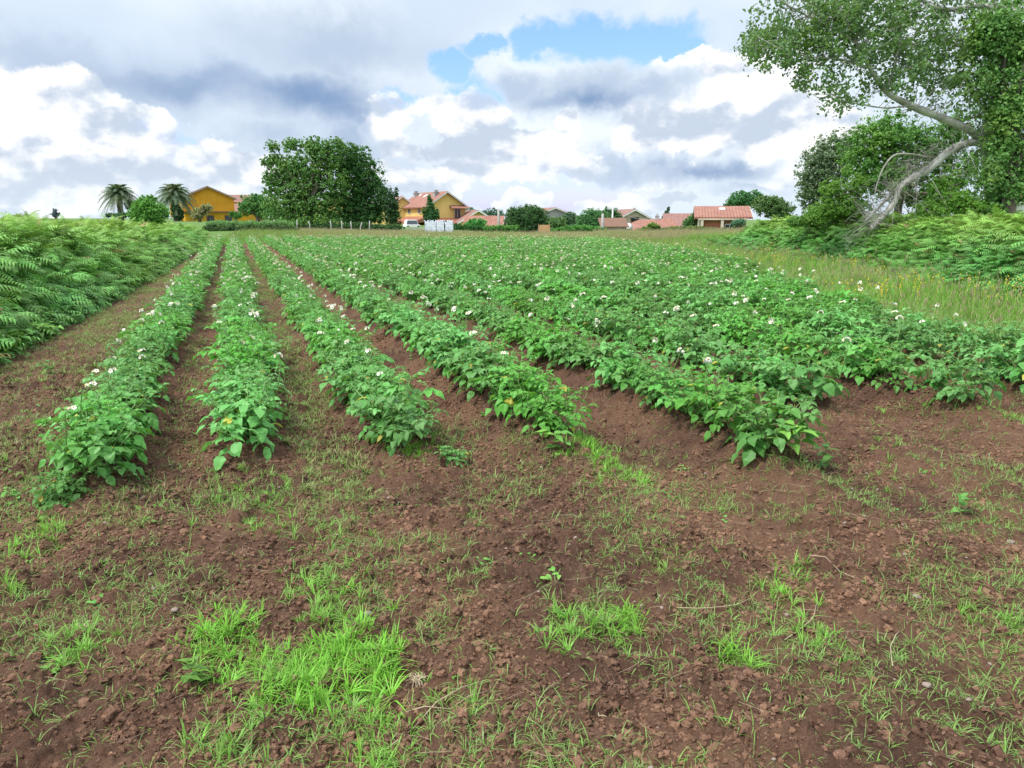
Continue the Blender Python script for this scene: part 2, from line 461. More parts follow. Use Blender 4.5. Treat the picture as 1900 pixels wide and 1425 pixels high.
def ground_mat():
    m, n = newmat('soil_and_turf')
    geo = n.new('ShaderNodeNewGeometry'); pos = geo.outputs['Position']
    soil = n.new('ShaderNodeAttribute', attribute_name='soil').outputs['Fac']
    a = n.noise(pos, .9, 5, .55); b = n.noise(pos, 9, 6, .6); c = n.noise(pos, 70, 5, .65)
    col = soilcol(n, pos)
    g = n.mix(n.mr(b, .4, .65), (.09, .17, .04), (.15, .22, .06))
    col = n.mix(n.mr(n.m('ADD', soil, n.m('MULTIPLY', n.m('SUBTRACT', b, .5), .5)), .35, .65), g, col)
    bp = n.new('ShaderNodeBump', {'Strength': 1.0, 'Distance': .022, 'Height': n.m('ADD', n.noise(pos, 55, 8, .7), n.m('MULTIPLY', n.noise(pos, 220, 3, .6), .35))})
    bs = n.new('ShaderNodeBsdfPrincipled', {'Base Color': col, 'Roughness': .95, 'Specular IOR Level': .15, 'Normal': bp.outputs[0]})
    n.new('ShaderNodeOutputMaterial', {0: bs.outputs[0]}); return m


def make_ground():
    th = np.concatenate([np.radians(np.arange(-180, -48, 4)), np.arange(-.80, .80, .0021), np.radians(np.arange(48, 181, 4))])
    th = np.unique(th)
    r = np.concatenate([[0.02, .3, .6, .9], np.exp(np.arange(math.log(1.1), math.log(13), .0031)), np.exp(np.arange(math.log(13), math.log(40), .012)), np.exp(np.arange(math.log(40), math.log(1500), .04)), [1600]])
    R, T = np.meshgrid(r, th, indexing='ij')
    x, y = toworld(R * np.sin(T), R * np.cos(T))
    z = np.zeros(R.shape)
    for i in range(0, len(r), 100):
        z[i:i + 100] = terrain(x[i:i + 100], y[i:i + 100])
    nr, nt = R.shape
    i = np.arange(nr - 1)[:, None] * nt; j = np.arange(nt - 1)[None]
    Q = np.stack([i + j, i + j + 1, i + nt + j + 1, i + nt + j], -1).reshape(-1, 4)
    e = (xb(y) - x); l = x - xl(y) + .1; f = yb(x) + 1 - y
    soil = sstep(-.2, .4, e) * sstep(-.2, .3, l) * sstep(-.5, .5, f)
    V = np.stack([x, y, z], -1).reshape(-1, 3)
    o = put('ground', mesh('ground', V, [Q[:, ::-1]], ground_mat(), True, {'soil': soil.ravel()}))
    tag(o, kind='structure')


make_ground()

# ------------------------------------------------------------------ scatter (only for what nobody could count)
def scatter(name, pts, rot, scl, idx, tint, sources, label, cat='plants'):
    srcs = bpy.data.collections.new(name + '_kinds')
    for s in sources: srcs.objects.link(s)
    n = len(pts)
    me = bpy.data.meshes.new(name); me.vertices.add(n); me.vertices.foreach_set('co', np.asarray(pts, np.float32).ravel())
    a = me.attributes.new('rot', 'FLOAT_VECTOR', 'POINT'); a.data.foreach_set('vector', np.asarray(rot, np.float32).ravel())
    a = me.attributes.new('scl', 'FLOAT', 'POINT'); a.data.foreach_set('value', np.asarray(scl, np.float32))
    a = me.attributes.new('tint', 'FLOAT', 'POINT'); a.data.foreach_set('value', np.asarray(tint, np.float32))
    a = me.attributes.new('idx', 'INT', 'POINT'); a.data.foreach_set('value', np.asarray(idx, np.int32))
    o = put(name, me)
    ng = bpy.data.node_groups.new(name + '_nodes', 'GeometryNodeTree')
    ng.interface.new_socket('Geometry', in_out='INPUT', socket_type='NodeSocketGeometry')
    ng.interface.new_socket('Geometry', in_out='OUTPUT', socket_type='NodeSocketGeometry')
    N = ng.nodes; L = ng.links
    gi = N.new('NodeGroupInput'); go = N.new('NodeGroupOutput')
    ip = N.new('GeometryNodeInstanceOnPoints'); ip.inputs['Pick Instance'].default_value = True
    ci = N.new('GeometryNodeCollectionInfo'); ci.inputs['Collection'].default_value = srcs
    ci.inputs['Separate Children'].default_value = True; ci.inputs['Reset Children'].default_value = True
    def na(nm, ty):
        q = N.new('GeometryNodeInputNamedAttribute'); q.data_type = ty; q.inputs['Name'].default_value = nm
        return [s for s in q.outputs if s.enabled and s.name == 'Attribute'][0]
    L.new(gi.outputs[0], ip.inputs['Points']); L.new(ci.outputs[0], ip.inputs['Instance'])
    L.new(na('idx', 'INT'), ip.inputs['Instance Index']); L.new(na('rot', 'FLOAT_VECTOR'), ip.inputs['Rotation'])
    L.new(na('scl', 'FLOAT'), ip.inputs['Scale']); L.new(ip.outputs[0], go.inputs[0])
    md = o.modifiers.new('scatter', 'NODES'); md.node_group = ng
    tag(o, label, cat, None, 'stuff')
    return o


def inview(x, y, margin=120, z=.3):
    X, Y = yawframe(x, y)
    dz = z - EYE
    dep = Y * math.cos(PITCH) - dz * math.sin(PITCH)
    px = 950 + F_PX * X / np.maximum(dep, .01)
    vy = Y * math.sin(PITCH) + dz * math.cos(PITCH)
    py = 712.5 - F_PX * vy / np.maximum(dep, .01)
    return (dep > .3) & (px > -margin) & (px < 1900 + margin) & (py < 1425 + margin)


def nrm(v): return v / (np.linalg.norm(v) + 1e-9)


# ------------------------------------------------------------------ potato plants
CR = np.random.default_rng(77)
LT = [0, .16, .42, .72, 1.0]; LW = [.14, .86, 1.0, .62, .02]
def leaflet(mb, base, d, up, L, W, fold=.22, droop=.25, a=0.0):
    a = 1.0 if CR.random() < .010 else min(a, .94)
    d = nrm(d); s = nrm(np.cross(d, up)); u = np.cross(s, d)
    V = []
    for t, w in zip(LT, LW):
        c = base + d * (L * t) - u * (droop * L * t * t)
        for k in (-1, 0, 1):
            cr = CR.normal(0, .075, 2) * W * (w > .1)
            V.append(c + s * (k * w * W * .5 * (1 + cr[0] / W)) + u * (abs(k) * fold * w * W * .5 + cr[1]))
    Q = []
    for i in range(4):
        for k in range(2):
            q = i * 3 + k; Q.append((q, q + 3, q + 4, q + 1))
    mb.add(V, Q, a=a)


def comp_leaf(mb, st, base, az, el, L, r, a):
    """a potato leaf: rachis, two to three leaflet pairs and a larger end leaflet"""
    h = np.array([math.cos(az), math.sin(az), 0]); d0 = h * math.cos(el) + np.array([0, 0, math.sin(el)])
    dr = .5 + .5 * r.random()
    pos = lambda t: base + d0 * (L * t) - np.array([0, 0, dr * L * .55 * t * t])
    dirr = lambda t: nrm(d0 - np.array([0, 0, dr * 1.1 * t]))
    if st is not None: st.tube([pos(0), pos(.5), pos(1)], [.0028, .0022, .0014], 3, r.random())
    pairs = 3 if L > .15 else 2
    s0 = np.cross(h, [0, 0, 1.])
    for k in range(pairs):
        t = .38 + .5 * k / pairs
        for sgn in (-1, 1):
            l = L * (.26 + .11 * k) * r.uniform(.85, 1.15)
            dd = nrm(dirr(t) * r.uniform(.3, .7) + s0 * sgn + np.array([0, 0, r.uniform(-.25, .15)]))
            up = nrm(np.array([r.normal(0, .25), r.normal(0, .25), 1]) + h * .1)
            leaflet(mb, pos(t) + s0 * sgn * .006, dd, up, l, l * .76, .25, .25, min(1, max(0, a + r.normal(0, .15))))
    l = L * .52 * r.uniform(.9, 1.15)
    leaflet(mb, pos(.97), dirr(1.0), nrm(np.array([r.normal(0, .25), r.normal(0, .25), 1])), l, l * .78, .22, .35, a)


def potato(seed, size=1.0, fl=1, FS=1.0, sk=None):
    r = np.random.default_rng(seed); lf = MB(); st = MB(); pe = MB(); po = MB()
    ns = r.integers(9, 12)
    tips = []
    for i in range(ns):
        az = i / ns * 6.283 + r.uniform(-.5, .5); lean = r.uniform(.2, .98) if i else .1
        L = r.uniform(.27, .37) * size
        b = np.array([math.cos(az), math.sin(az), 0]) * r.uniform(.01, .06)
        d = np.array([math.cos(az) * math.sin(lean), math.sin(az) * math.sin(lean), math.cos(lean)])
        f = lambda t: b + d * L * t + np.array([0, 0, .07 * L * math.sin(t * 3)])
        st.tube([f(t) for t in (0, .33, .66, 1)], [.006, .005, .004, .003], 4, r.random())
        n = 7
        for k in range(n):
            t = .18 + .8 * k / (n - 1); ph = az + (k * 2.4) + r.uniform(-.4, .4)
            out = math.atan2(d[1], d[0])
            LL = (r.uniform(.105, .16) if k < n - 2 else r.uniform(.055, .10)) * size
            el = .1 + .75 * t + r.uniform(-.15, .15)
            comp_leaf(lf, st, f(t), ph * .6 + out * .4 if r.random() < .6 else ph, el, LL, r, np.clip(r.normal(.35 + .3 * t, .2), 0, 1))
        tips.append(f(1.0))
    for q in range(fl):
        b = min((tips[i_] for i_ in r.integers(0, len(tips), 3)), key=lambda v_: math.hypot(v_[0], v_[1]))
        top = np.array([b[0] * .8 + r.normal(0, .03), b[1] * .8 + r.normal(0, .03), .35 * size + r.uniform(.02, .08)])
        (sk if sk is not None else st).tube([b * [.8, .8, .55], (b * .5 + top * .5), top], [.0035, .003, .0025], 4, .8)
        for k in range(int(r.integers(4, 8))):
            th = r.uniform(0, 6.28); e = r.uniform(.0, 1.35)
            dv = np.array([math.cos(th) * math.cos(e), math.sin(th) * math.cos(e), math.sin(e)])
            c = top + dv * r.uniform(.014, .026)
            u = nrm(np.cross(dv, [.2, .1, 1])); w = np.cross(dv, u); V = [c - dv * .003]; R = r.uniform(.010, .0150) * FS
            for j in range(10):
                rr = R if j % 2 == 0 else R * .72
                V.append(c + (u * math.cos(j * .6283) + w * math.sin(j * .6283)) * rr + dv * .004)
            pe.add(V, T=[(0, 1 + j, 1 + (j + 1) % 10) for j in range(10)])
            po.tube([c, c + dv * .010], [.0035, .002], 4)
    return lf, st, pe, po


VAR = []
for k in range(10):
    lf, st, pe, po = potato(100 + k, 1.0, 0)
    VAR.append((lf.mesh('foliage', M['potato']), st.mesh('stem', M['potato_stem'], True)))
FLW = []
for k in range(4):
    sk = MB(); r_ = potato(300 + k, 1.0, 1 + (k == 3), 1.1, sk)
    pe_, po_ = r_[2], r_[3]
    nt, nq2, nt2, nq3, nt3 = [len(np.vstack(a_)) for a_ in (pe_.T, po_.Q, po_.T, sk.Q, sk.T)]
    fm = mesh('flower_cluster', np.vstack(pe_.V + po_.V + sk.V),
              [np.vstack(pe_.T), np.vstack(po_.Q) + pe_.n, np.vstack(po_.T) + pe_.n, np.vstack(sk.Q) + pe_.n + po_.n, np.vstack(sk.T) + pe_.n + po_.n],
              [M['petal'], M['pollen'], M['potato_stem']], False, None, [0] * nt + [1] * (nq2 + nt2) + [2] * (nq3 + nt3))
    # stalks for the clusters
    FLW.append(fm)

plants = []
for ri, (rx, ys) in enumerate(ROWS):
    y = ys if ys else 4.0
    while y < yb(rx) - .4:
        if rx < xb(y) - .35 and y >= ys:
            plants.append((rx + rng.normal(0, .035), y, ri))
        y += rng.uniform(.27, .36) if y < 20 else .36
plants = np.array(plants)
pd = np.hypot(plants[:, 0], plants[:, 1])
vis = inview(plants[:, 0], plants[:, 1], 90)
plants, pd = plants[vis], pd[vis]
order = np.argsort(pd); plants, pd = plants[order], pd[order]
NEAR = 292
ORD = ['first', 'second', 'third', 'fourth', 'fifth', 'sixth', 'seventh', 'eighth', 'ninth', 'tenth', 'eleventh', 'twelfth', 'thirteenth', 'fourteenth', 'fifteenth', 'sixteenth', 'seventeenth', 'eighteenth', 'nineteenth', 'twentieth']
ROWN = ['leftmost', 'second', 'third', 'fourth', 'fifth', 'sixth', 'seventh', 'eighth', 'ninth', 'tenth', 'eleventh', 'twelfth', 'thirteenth', 'fourteenth', 'fifteenth']
count = {}


def place_potato(x, y, label, scale, flowers, vi, rz=None, tilt=(0, 0)):
    root = empty('potato_plant', (x, y, tz(x, y) - .015), rng.uniform(0, 6.28) if rz is None else rz)
    root.scale = (scale,) * 3; root.rotation_euler[0] = tilt[0]; root.rotation_euler[1] = tilt[1]
    tag(root, label, 'potato plant', 'potato plants in rows')
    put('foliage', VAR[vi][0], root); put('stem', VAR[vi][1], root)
    for q in range(flowers):
        c = put('flower_cluster', FLW[int(rng.integers(0, 3))], root); c.rotation_euler = (0, 0, rng.uniform(0, 6.28))
        c.scale = (1.05, 1.05, 1.02 + rng.uniform(0, .12))
    return root


for k in range(NEAR):
    x, y, ri = plants[k]; ri = int(ri); c = count.get(ri, 0); count[ri] = c + 1
    fl = 1 if rng.random() < (.5 if pd[k] < 7 else .7) else 0
    if rng.random() < .12 and fl: fl = 2
    look = ('leafy potato plant without blossom', 'potato plant with white blossom', 'potato plant with two white blossoms')[fl]
    lab = look + ', ' + (ORD[c] if c < 20 else 'number %d' % (c + 1)) + ' from near end, ' + (ROWN[ri]) + ' row' + ('' if ri == 0 else ' from left')
    place_potato(x, y, lab, rng.uniform(.80, 1.20) * (1.03 if ri > 5 else 1), fl, int(rng.integers(0, 10)))
# strays at the row ends
g = G(115, 950); place_potato(g[0], g[1], 'small stunted potato plant on bare soil in front of the leftmost row', .58, 0, 3)
g = G(842, 868); place_potato(g[0], g[1], 'little potato seedling trailing from the near end of the third row', .42, 0, 5)

# the rest of the crop
src = []
for k in range(8):
    nf = [1, 1, 1, 2, 2, 1, 2, 2][k]
    lf, st, pe, po = potato(500 + k, 1.0, nf, .85)
    mb_all = [lf, st, pe, po]; off = 0; Vs = []; Qs = []; Ts = []; fq = []; ft = []; A = []
    for mi, b in enumerate(mb_all):
        if not b.n: continue
        Vs.append(np.vstack(b.V)); A.append(np.concatenate(b.A))
        if b.Q: q = np.vstack(b.Q) + off; Qs.append(q); fq += [mi] * len(q)
        if b.T: q = np.vstack(b.T) + off; Ts.append(q); ft += [mi] * len(q)
        off += b.n
    me = mesh('crop_kind', np.vstack(Vs), [np.vstack(Qs), np.vstack(Ts)], [M['potato'], M['potato_stem'], M['petal'], M['pollen']], False, {'lv': np.concatenate(A)}, fq + ft)
    src.append(put('crop_kind_%02d' % k, me, None, False))
rest = plants[NEAR:]; n = len(rest)
zz = terrain(rest[:, 0], rest[:, 1], False) - .01
scatter('potato_crop', np.c_[rest[:, :2], zz], np.c_[rng.normal(0, .06, n), rng.normal(0, .06, n), rng.uniform(0, 6.28, n)],
        rng.uniform(.84, 1.18, n), rng.integers(0, 8, n), rng.uniform(0, .25, n), src, 'distant flowering potato rows merging into one green crop', 'crop')

# ------------------------------------------------------------------ grass
def tuft(seed, nb, L, spread, w=.0035, curve=.5, seeds=False):
    r = np.random.default_rng(seed); mb = MB(); sd = MB()
    for k in range(nb):
        az = r.uniform(0, 6.28); lean = abs(r.normal(0, spread)); l = L * r.uniform(.5, 1.1)
        h = np.array([math.cos(az), math.sin(az), 0]); s = np.array([-h[1], h[0], 0]); b = h * r.uniform(0, .02 + .03 * L)
        V = []; cv = curve * r.uniform(.3, 1.4)
        for t in (0, .3, .6, .85, 1):
            a_ = lean + cv * t
            c = b + h * (l * t * math.sin(a_)) + np.array([0, 0, l * t * math.cos(a_)])
            ww = w * (1 - t ** 2 * .95) * r.uniform(.9, 1.1)
            V += [c - s * ww, c + s * ww]
        mb.add(V, [(2 * i, 2 * i + 1, 2 * i + 3, 2 * i + 2) for i in range(4)], a=r.random())
        if seeds and k % 6 == 0:
            c0 = np.array(V[-1]) - [0, 0, .02]
            sd.tube([c0, c0 + [0, 0, .04] + h * .01, c0 + [0, 0, .09] + h * .03], [.002, .007, .002], 4, r.random())
    return mb, sd


def tuft_obj(name, seed, mat, **kw):
    mb, sd = tuft(seed, **kw)
    if sd.n:
        V = np.vstack(mb.V + sd.V); q = np.vstack(mb.Q); q2 = np.vstack(sd.Q) + mb.n; t2 = np.vstack(sd.T) + mb.n
        me = mesh(name, V, [q, q2, t2], [mat, M['seed']], False, {'lv': np.concatenate(mb.A + sd.A)}, [0] * len(q) + [1] * (len(q2) + len(t2)))
        return put(name, me, None, False)
    return mb.obj(name, mat, None, False, False)


def rs(n): return np.c_[rng.normal(0, .12, n), rng.normal(0, .12, n), rng.uniform(0, 6.28, n)]


# patches seen in the foreground: photo place, radius (m), number of tufts, how lush
PATCH = [(420, 1165, .07, 60, .9), (415, 1225, .09, 80, .8), (385, 1200, .06, 40, .7), (500, 1250, .09, 60, .6), (560, 1235, .08, 70, .8), (620, 1210, .08, 80, .9), (680, 1200, .08, 80, .95), (715, 1240, .06, 60, .9),
         (640, 1260, .09, 90, 1.0), (545, 1285, .06, 60, .9), (500, 1300, .05, 30, .8), (690, 1330, .05, 40, .6), (640, 1350, .05, 16, .4), (430, 1380, .08, 30, .5), (380, 1400, .07, 30, .5), (700, 1400, .05, 40, .7), (460, 1395, .06, 12, .4),
         (600, 1060, .08, 50, .5), (605, 1110, .09, 70, .6), (595, 1150, .07, 50, .6), (600, 990, .10, 50, .4), (480, 905, .16, 80, .45), (470, 935, .15, 70, .45), (500, 960, .1, 30, .4), (1100, 870, .09, 60, .9), (1135, 890, .09, 60, .85), (1175, 905, .07, 40, .8), (1095, 850, .08, 40, .8),
         (1100, 915, .05, 20, .4), (780, 850, .08, 40, .7), (770, 865, .06, 20, .7), (65, 1010, .08, 40, .7), (100, 975, .1, 30, .5), (1350, 1215, .05, 30, .9), (1510, 1180, .07, 40, .6), (1445, 1100, .05, 30, .7), (1480, 1075, .05, 20, .6), (1145, 1150, .06, 40, .6), (1090, 1160, .06, 40, .6), (1060, 1165, .07, 40, .5),
         (1820, 780, .3, 130, .6), (1870, 790, .25, 110, .5), (20, 1100, .05, 20, .8), (150, 1205, .06, 40, .6), (130, 1200, .07, 30, .4), (1840, 1150, .08, 40, .5), (1680, 845, .16, 60, .4), (1620, 890, .16, 60, .35), (1240, 1040, .08, 30, .4), (1165, 1140, .04, 30, .9), (1020, 1190, .05, 20, .5), (850, 1290, .05, 20, .5)]
pts = []; tint = []; sc = []; ix = []
for (px, py, r_, n_, t_) in PATCH:
    g = G(px, py, .02); q = g + rng.normal(0, r_ * .9, (int(n_ * .55), 2)) * [1, 1.25]
    for a in q: pts.append(a); tint.append(np.clip(rng.normal(t_, .15), 0, 1)); sc.append(rng.uniform(.4, 1.05) * (.62 + .36 * t_)); ix.append(rng.integers(0, 5))
# sparse seedlings
n_ = 190000
q = np.c_[rng.uniform(-3.2, 9, n_), .8 + 12 * rng.random(n_) ** 1.35]
den = .12 + .80 * sstep(.42, .66, fbm(q[:, 0] * 2.3, q[:, 1] * 2.3, 41, 4)) ** 1.2
dist_ = np.hypot(q[:, 0], q[:, 1])
k_ = np.abs(q[:, 0][:, None] - ROWX[None]).min(1)
bare = (k_ < .28) & (q[:, 1] > 4.8) & (q[:, 0] > -1.3)
keep = (rng.random(n_) < den * np.where(dist_ > 5.5, .55, 1.0)) & inview(q[:, 0], q[:, 1], 420, 0) & ~(bare & (rng.random(n_) < .8)) & (q[:, 0] > xl(q[:, 1]) - .2)
keep &= ~((q[:, 0] > 1.4) & (q[:, 1] > 4.8) & (rng.random(n_) < .6))
strip = (np.abs(q[:, 0] - .42 - .05 * np.sin(q[:, 1] * 2)) < .13) & (q[:, 1] > 2.6) & inview(q[:, 0], q[:, 1], 60, 0) & (fbm(q[:, 0] * 3, q[:, 1] * 2, 61, 3) > .42)
keep |= strip
for a in q[keep]:
    pts.append(a); tint.append(np.clip(rng.normal(.12, .2), 0, 1)); sc.append(rng.uniform(.3, .9)); ix.append(rng.integers(5, 10))
pts = np.array(pts); z = terrain(pts[:, 0], pts[:, 1]) - .004
src = [tuft_obj('weed_grass_%02d' % k, 40 + k, M['grass'], nb=9 + k % 3 * 2, L=.105, spread=.42, w=.0030, curve=.7) for k in range(5)]
src += [tuft_obj('weed_grass_%02d' % (5 + k), 60 + k, M['grass'], nb=4 + k % 3, L=.085, spread=.8, w=.0021, curve=.9) for k in range(5)]
n = len(pts)
scatter('grass', np.c_[pts, z], rs(n), sc, ix, tint, src, 'bright young grass sprouting in patches on the brown soil', 'grass')

# mown litter and short weeds along the left margin and the furrows
n_ = 100000
q = np.c_[rng.uniform(-2.7, 8, n_), rng.uniform(4, 30, n_) ** 1.0]
k_ = np.abs(q[:, 0][:, None] - ROWX[None]).min(1)
w = np.where(q[:, 0] < -1.15, .9, np.where((q[:, 0] > .22) & (q[:, 0] < .68), .9, np.where(q[:, 0] < 1.4, .35, .03))) * np.where(k_ < .25, .2, 1)
w = w * (.25 + 1.0 * sstep(.4, .62, fbm(q[:, 0] * 2.2, q[:, 1] * 1.1, 77, 3)))
keep = (rng.random(n_) < w) & inview(q[:, 0], q[:, 1], 420, 0) & (q[:, 0] > xl(q[:, 1]) - .2) & (q[:, 0] < xb(q[:, 1]))
q = q[keep]; n = len(q)
src = [tuft_obj('litter_%02d' % k, 80 + k, M['litter'], nb=9, L=.07, spread=1.0, w=.0030, curve=.5) for k in range(4)]
scatter('margin_grass', np.c_[q, terrain(q[:, 0], q[:, 1]) - .003], rs(n), rng.uniform(.5, 1.3, n), rng.integers(0, 4, n), np.clip(rng.normal(.25, .35, n), 0, 1), src, 'short mown grass in the furrows and along the left margin', 'grass')

# tall grass: right verge, far strip
pp = []; tt = []; ss = []
n_ = 60000
q = np.c_[rng.uniform(7, 42, n_), rng.uniform(2, 60, n_)]
r_ = q[:, 0] - xb(q[:, 1]); bank = np.interp(q[:, 1], [0, 8, 14, 25, 40], [2.8, 2.8, 2.8, 3.0, 6])
dd = np.hypot(q[:, 0], q[:, 1])
keep = (r_ > .05) & (r_ < bank + 2) & (q[:, 1] < yb(q[:, 0]) + 3) & inview(q[:, 0], q[:, 1], 350) & (rng.random(n_) < np.clip(14 / dd, .2, 1) * .75)
q = q[keep]; r_ = r_[keep]
br = fbm(q[:, 0] * .35, q[:, 1] * .35, 5, 3)
pp.append(q); tt.append(np.clip(sstep(.45, .75, br) * .5, 0, 1)); ss.append(rng.uniform(.5, .85, len(q)) + .25 * sstep(.3, 3, r_))
n_ = 26000
t = rng.uniform(-1.5, 32, n_); o_ = rng.uniform(0, 1, n_) ** 1.2 * 11 + .25
q = np.c_[t + o_ * .3, yb(t) + o_]
keep = inview(q[:, 0], q[:, 1], 20); q = q[keep]; o_ = o_[keep]
X_, Y_ = yawframe(q[:, 0], q[:, 1]); pxx = 950 + F_PX * X_ / Y_
br = fbm(q[:, 0] * .3, q[:, 1] * .5, 9, 3)
tn = np.clip(sstep(1.8, 4.5, o_) * (.45 + .9 * (br - .3)), 0, 1) * np.where((pxx > 560), 1, .2)
pp.append(q); tt.append(tn); ss.append(np.where(o_ < 2, .45, .75) * rng.uniform(.7, 1.2, len(q)) * np.where(pxx > 1100, 1.1, .85))
pts = np.vstack(pp); n = len(pts); z = terrain(pts[:, 0], pts[:, 1], False) - .02
src = [tuft_obj('tall_grass_%02d' % k, 120 + k, M['tallgrass'], nb=18, L=.50, spread=.28, w=.0045, curve=.45, seeds=(k != 0)) for k in range(5)]
scatter('tall_grass', np.c_[pts, z], rs(n), np.concatenate(ss), rng.integers(0, 5, n), np.concatenate(tt), src, 'tall seeding grass on the right verge and beyond the field', 'grass')
# buttercups in the verge
mb = MB()
mb.tube([(0, 0, 0), (.01, 0, .2), (.0, .02, .40)], [.003, .003, .002], 3)
for k in range(3):
    c = np.array([rng.normal(0, .05), rng.normal(0, .05), .36 + rng.uniform(0, .12)])
    mb.tube([c - [0, 0, .008], c + [0, 0, .008]], [.008, .011], 6)
bc = mb.obj('buttercup_kind', M['yellow'], None, False, False)
n_ = 1500; q = np.c_[rng.uniform(8, 24, n_), rng.uniform(4, 24, n_)]; r_ = q[:, 0] - xb(q[:, 1])
keep = (r_ > .3) & (r_ < 4) & (fbm(q[:, 0] * .6, q[:, 1] * .6, 3, 3) > .48); q = q[keep]; n = len(q)
scatter('buttercups', np.c_[q, terrain(q[:, 0], q[:, 1], False)], rs(n), rng.uniform(.7, 1.1, n), np.zeros(n), np.zeros(n), [bc], 'tiny yellow wildflowers dotted through the right verge', 'wildflowers')

# ------------------------------------------------------------------ bracken
def frond(seed, L=.85, stem=.35):
    r = np.random.default_rng(seed); mb = MB(); st = MB()
    bend = r.uniform(.9, 1.5); e0 = r.uniform(.6, 1.0)
    def pos(t):   # arching in the xz plane, blade part t in 0..1
        a_ = e0 - bend * t * .5
        return np.array([L * t * math.cos(a_), .05 * math.sin(t * 4 + seed), L * t * math.sin(a_)])
    st.tube([(-.10, 0, -stem), (-.04, 0, -stem * .4), pos(0), pos(.35), pos(.7), pos(1)], [.006, .005, .004, .003, .002, .001], 4, .5)
    n = 12
    for i in range(n):
        t = .05 + .93 * i / n; p0 = pos(t); tg = nrm(pos(min(1, t + .05)) - pos(t - .05)); nn = nrm(np.cross(tg, [0, 1, 0])); nn = -nn if nn[2] < 0 else nn
        pl = (L * .44 * (1 - t) ** .75 + .02) * r.uniform(.85, 1.1)
        for sg in (-1, 1):
            d = nrm(np.array([0, sg, 0]) + tg * .5 + nn * r.normal(-.02, .2)); sw = nrm(np.cross(nn, d)); wb = L / n * .40
            V = []; m_ = 9; dro = r.uniform(.25, .5)
            for k in range(m_ + 1):
                u = k / m_; w = wb * (1 - u ** 1.4) * (1.0 if k % 2 else .62) + .0015
                c = p0 + d * pl * u - nn * pl * dro * u * u + tg * pl * .12 * u * u
                V += [c - sw * w - nn * w * .3, c, c + sw * w - nn * w * .3]
            Q = []
            for k in range(m_):
                for h_ in range(2): q = 3 * k + h_; Q.append((q, q + 3, q + 4, q + 1))
            mb.add(V, Q, a=min(1, max(0, .2 + .5 * t + r.normal(0, .2))))
    return mb, st


src = []
for k in range(6):
    a_, b_ = frond(k + 1, .62 + .05 * k)
    q1 = np.vstack(a_.Q); q2 = np.vstack(b_.Q) + a_.n; t2 = np.vstack(b_.T) + a_.n
    me = mesh('frond_kind', np.vstack(a_.V + b_.V), [q1, q2, t2], [M['fern'], M['fernstem']], False, {'lv': np.concatenate(a_.A + b_.A)}, [0] * len(q1) + [1] * (len(q2) + len(t2)))
    src.append(put('frond_kind_%02d' % k, me, None, False))
me = src[2].data.copy(); me.materials[0] = M['deadfern']; src.append(put('frond_kind_06', me, None, False))


def canopy(e, x, y, H=1.5):
    e = np.maximum(e, 0)
    return H * (1 - np.exp(-(e + .12) / .55)) * (.80 + .34 * (fbm(x * .9, y * .9, 55, 3)) + .30 * (vn(x * 1.9, y * 1.9, 56) - .5))


n_ = 50000
y = 3 + 57 * rng.random(n_) ** 1.25
e = rng.random(n_) ** 1.5 * 9.0; x = xl(y) - e + .05
d = np.hypot(x, y)
keep = inview(x, y, 200, 1.0) & (rng.random(n_) < np.where(e < 1.5, .95, .6)) & (y < 56)
x, y, e = x[keep], y[keep], e[keep]
lay = rng.random(len(x))
hc = canopy(e, x, y) * np.interp(y, [0, 8, 14, 22, 55], [1.5, 1.36, 1.2, 1.08, .9])
z0 = terrain(x, y, False)
z = np.maximum(z0 * .0 + hc * np.where(lay < .6, 1.0, lay) - .36, .10)
n = len(x)
rot = np.c_[rng.normal(0, .35, n), rng.normal(.05, .35, n), np.where(e < 1.0, rng.normal(-.35, .85, n), rng.uniform(-3.2, 3.2, n))]
rot[:, 1] += np.where(e < .8, .3, -.1)
tn = np.clip(sstep(.2, 2.0, e) * .65 + .5 * (fbm(x * .5, y * .3, 8, 3) - .4) + sstep(8, 25, y) * .3, 0, 1)
pts_l = np.c_[x, y, z]; sc_l = rng.uniform(.45, .88, n) * np.interp(y, [6, 14], [.82, 1]) * np.where(e > 1, .72, 1) * np.interp(y, [0, 12, 50], [1, .95, .8])
scatter('bracken', pts_l, rot, sc_l, np.where(rng.random(n) < .022, 6, rng.integers(0, 6, n)), tn, src, 'dense bank of green bracken along the left side of the field', 'bracken')

# right-hand bank: bracken and brambles on the far side of the verge
def bankx(y):
    return xb(y) + np.interp(y, [0, 8, 14, 25, 40], [4.0, 4.0, 4.0, 4.0, 4.4])


n_ = 42000
y = 6 + 27 * rng.random(n_); e = rng.random(n_) ** 1.5 * 6.0; x = bankx(y) + e
keep = inview(x, y, 150, 1.0) & (rng.random(n_) < .8)
x, y, e = x[keep], y[keep], e[keep]; n = len(x)
lay = rng.random(n)
z0 = terrain(x, y, False)
hc = canopy(e, x, y, 1.28) * np.where(lay < .6, 1, lay) * sstep(33, 28, y)
src_r = []
for k, s in enumerate(src):
    s2 = s.copy(); s2.name = 'bank_frond_%02d' % k; src_r.append(s2)
dirx = np.arctan2(-x, -y)    # towards the field
rot = np.c_[rng.normal(0, .3, n), rng.normal(.1, .3, n), math.pi + .6 + rng.normal(0, 1.0, n)]
tn = np.clip(sstep(.2, 1.6, e) * .75 + .5 * (fbm(x * .5, y * .4, 18, 3) - .4), 0, 1)
scatter('bank_bracken', np.c_[x, y, np.maximum(z0 + hc - .40, z0 + .02)], rot, rng.uniform(.42, .78, n), np.where(rng.random(n) < .022, 6, rng.integers(0, 6, n)), tn, src_r, 'bracken bank at the right behind the grassy verge', 'bracken')

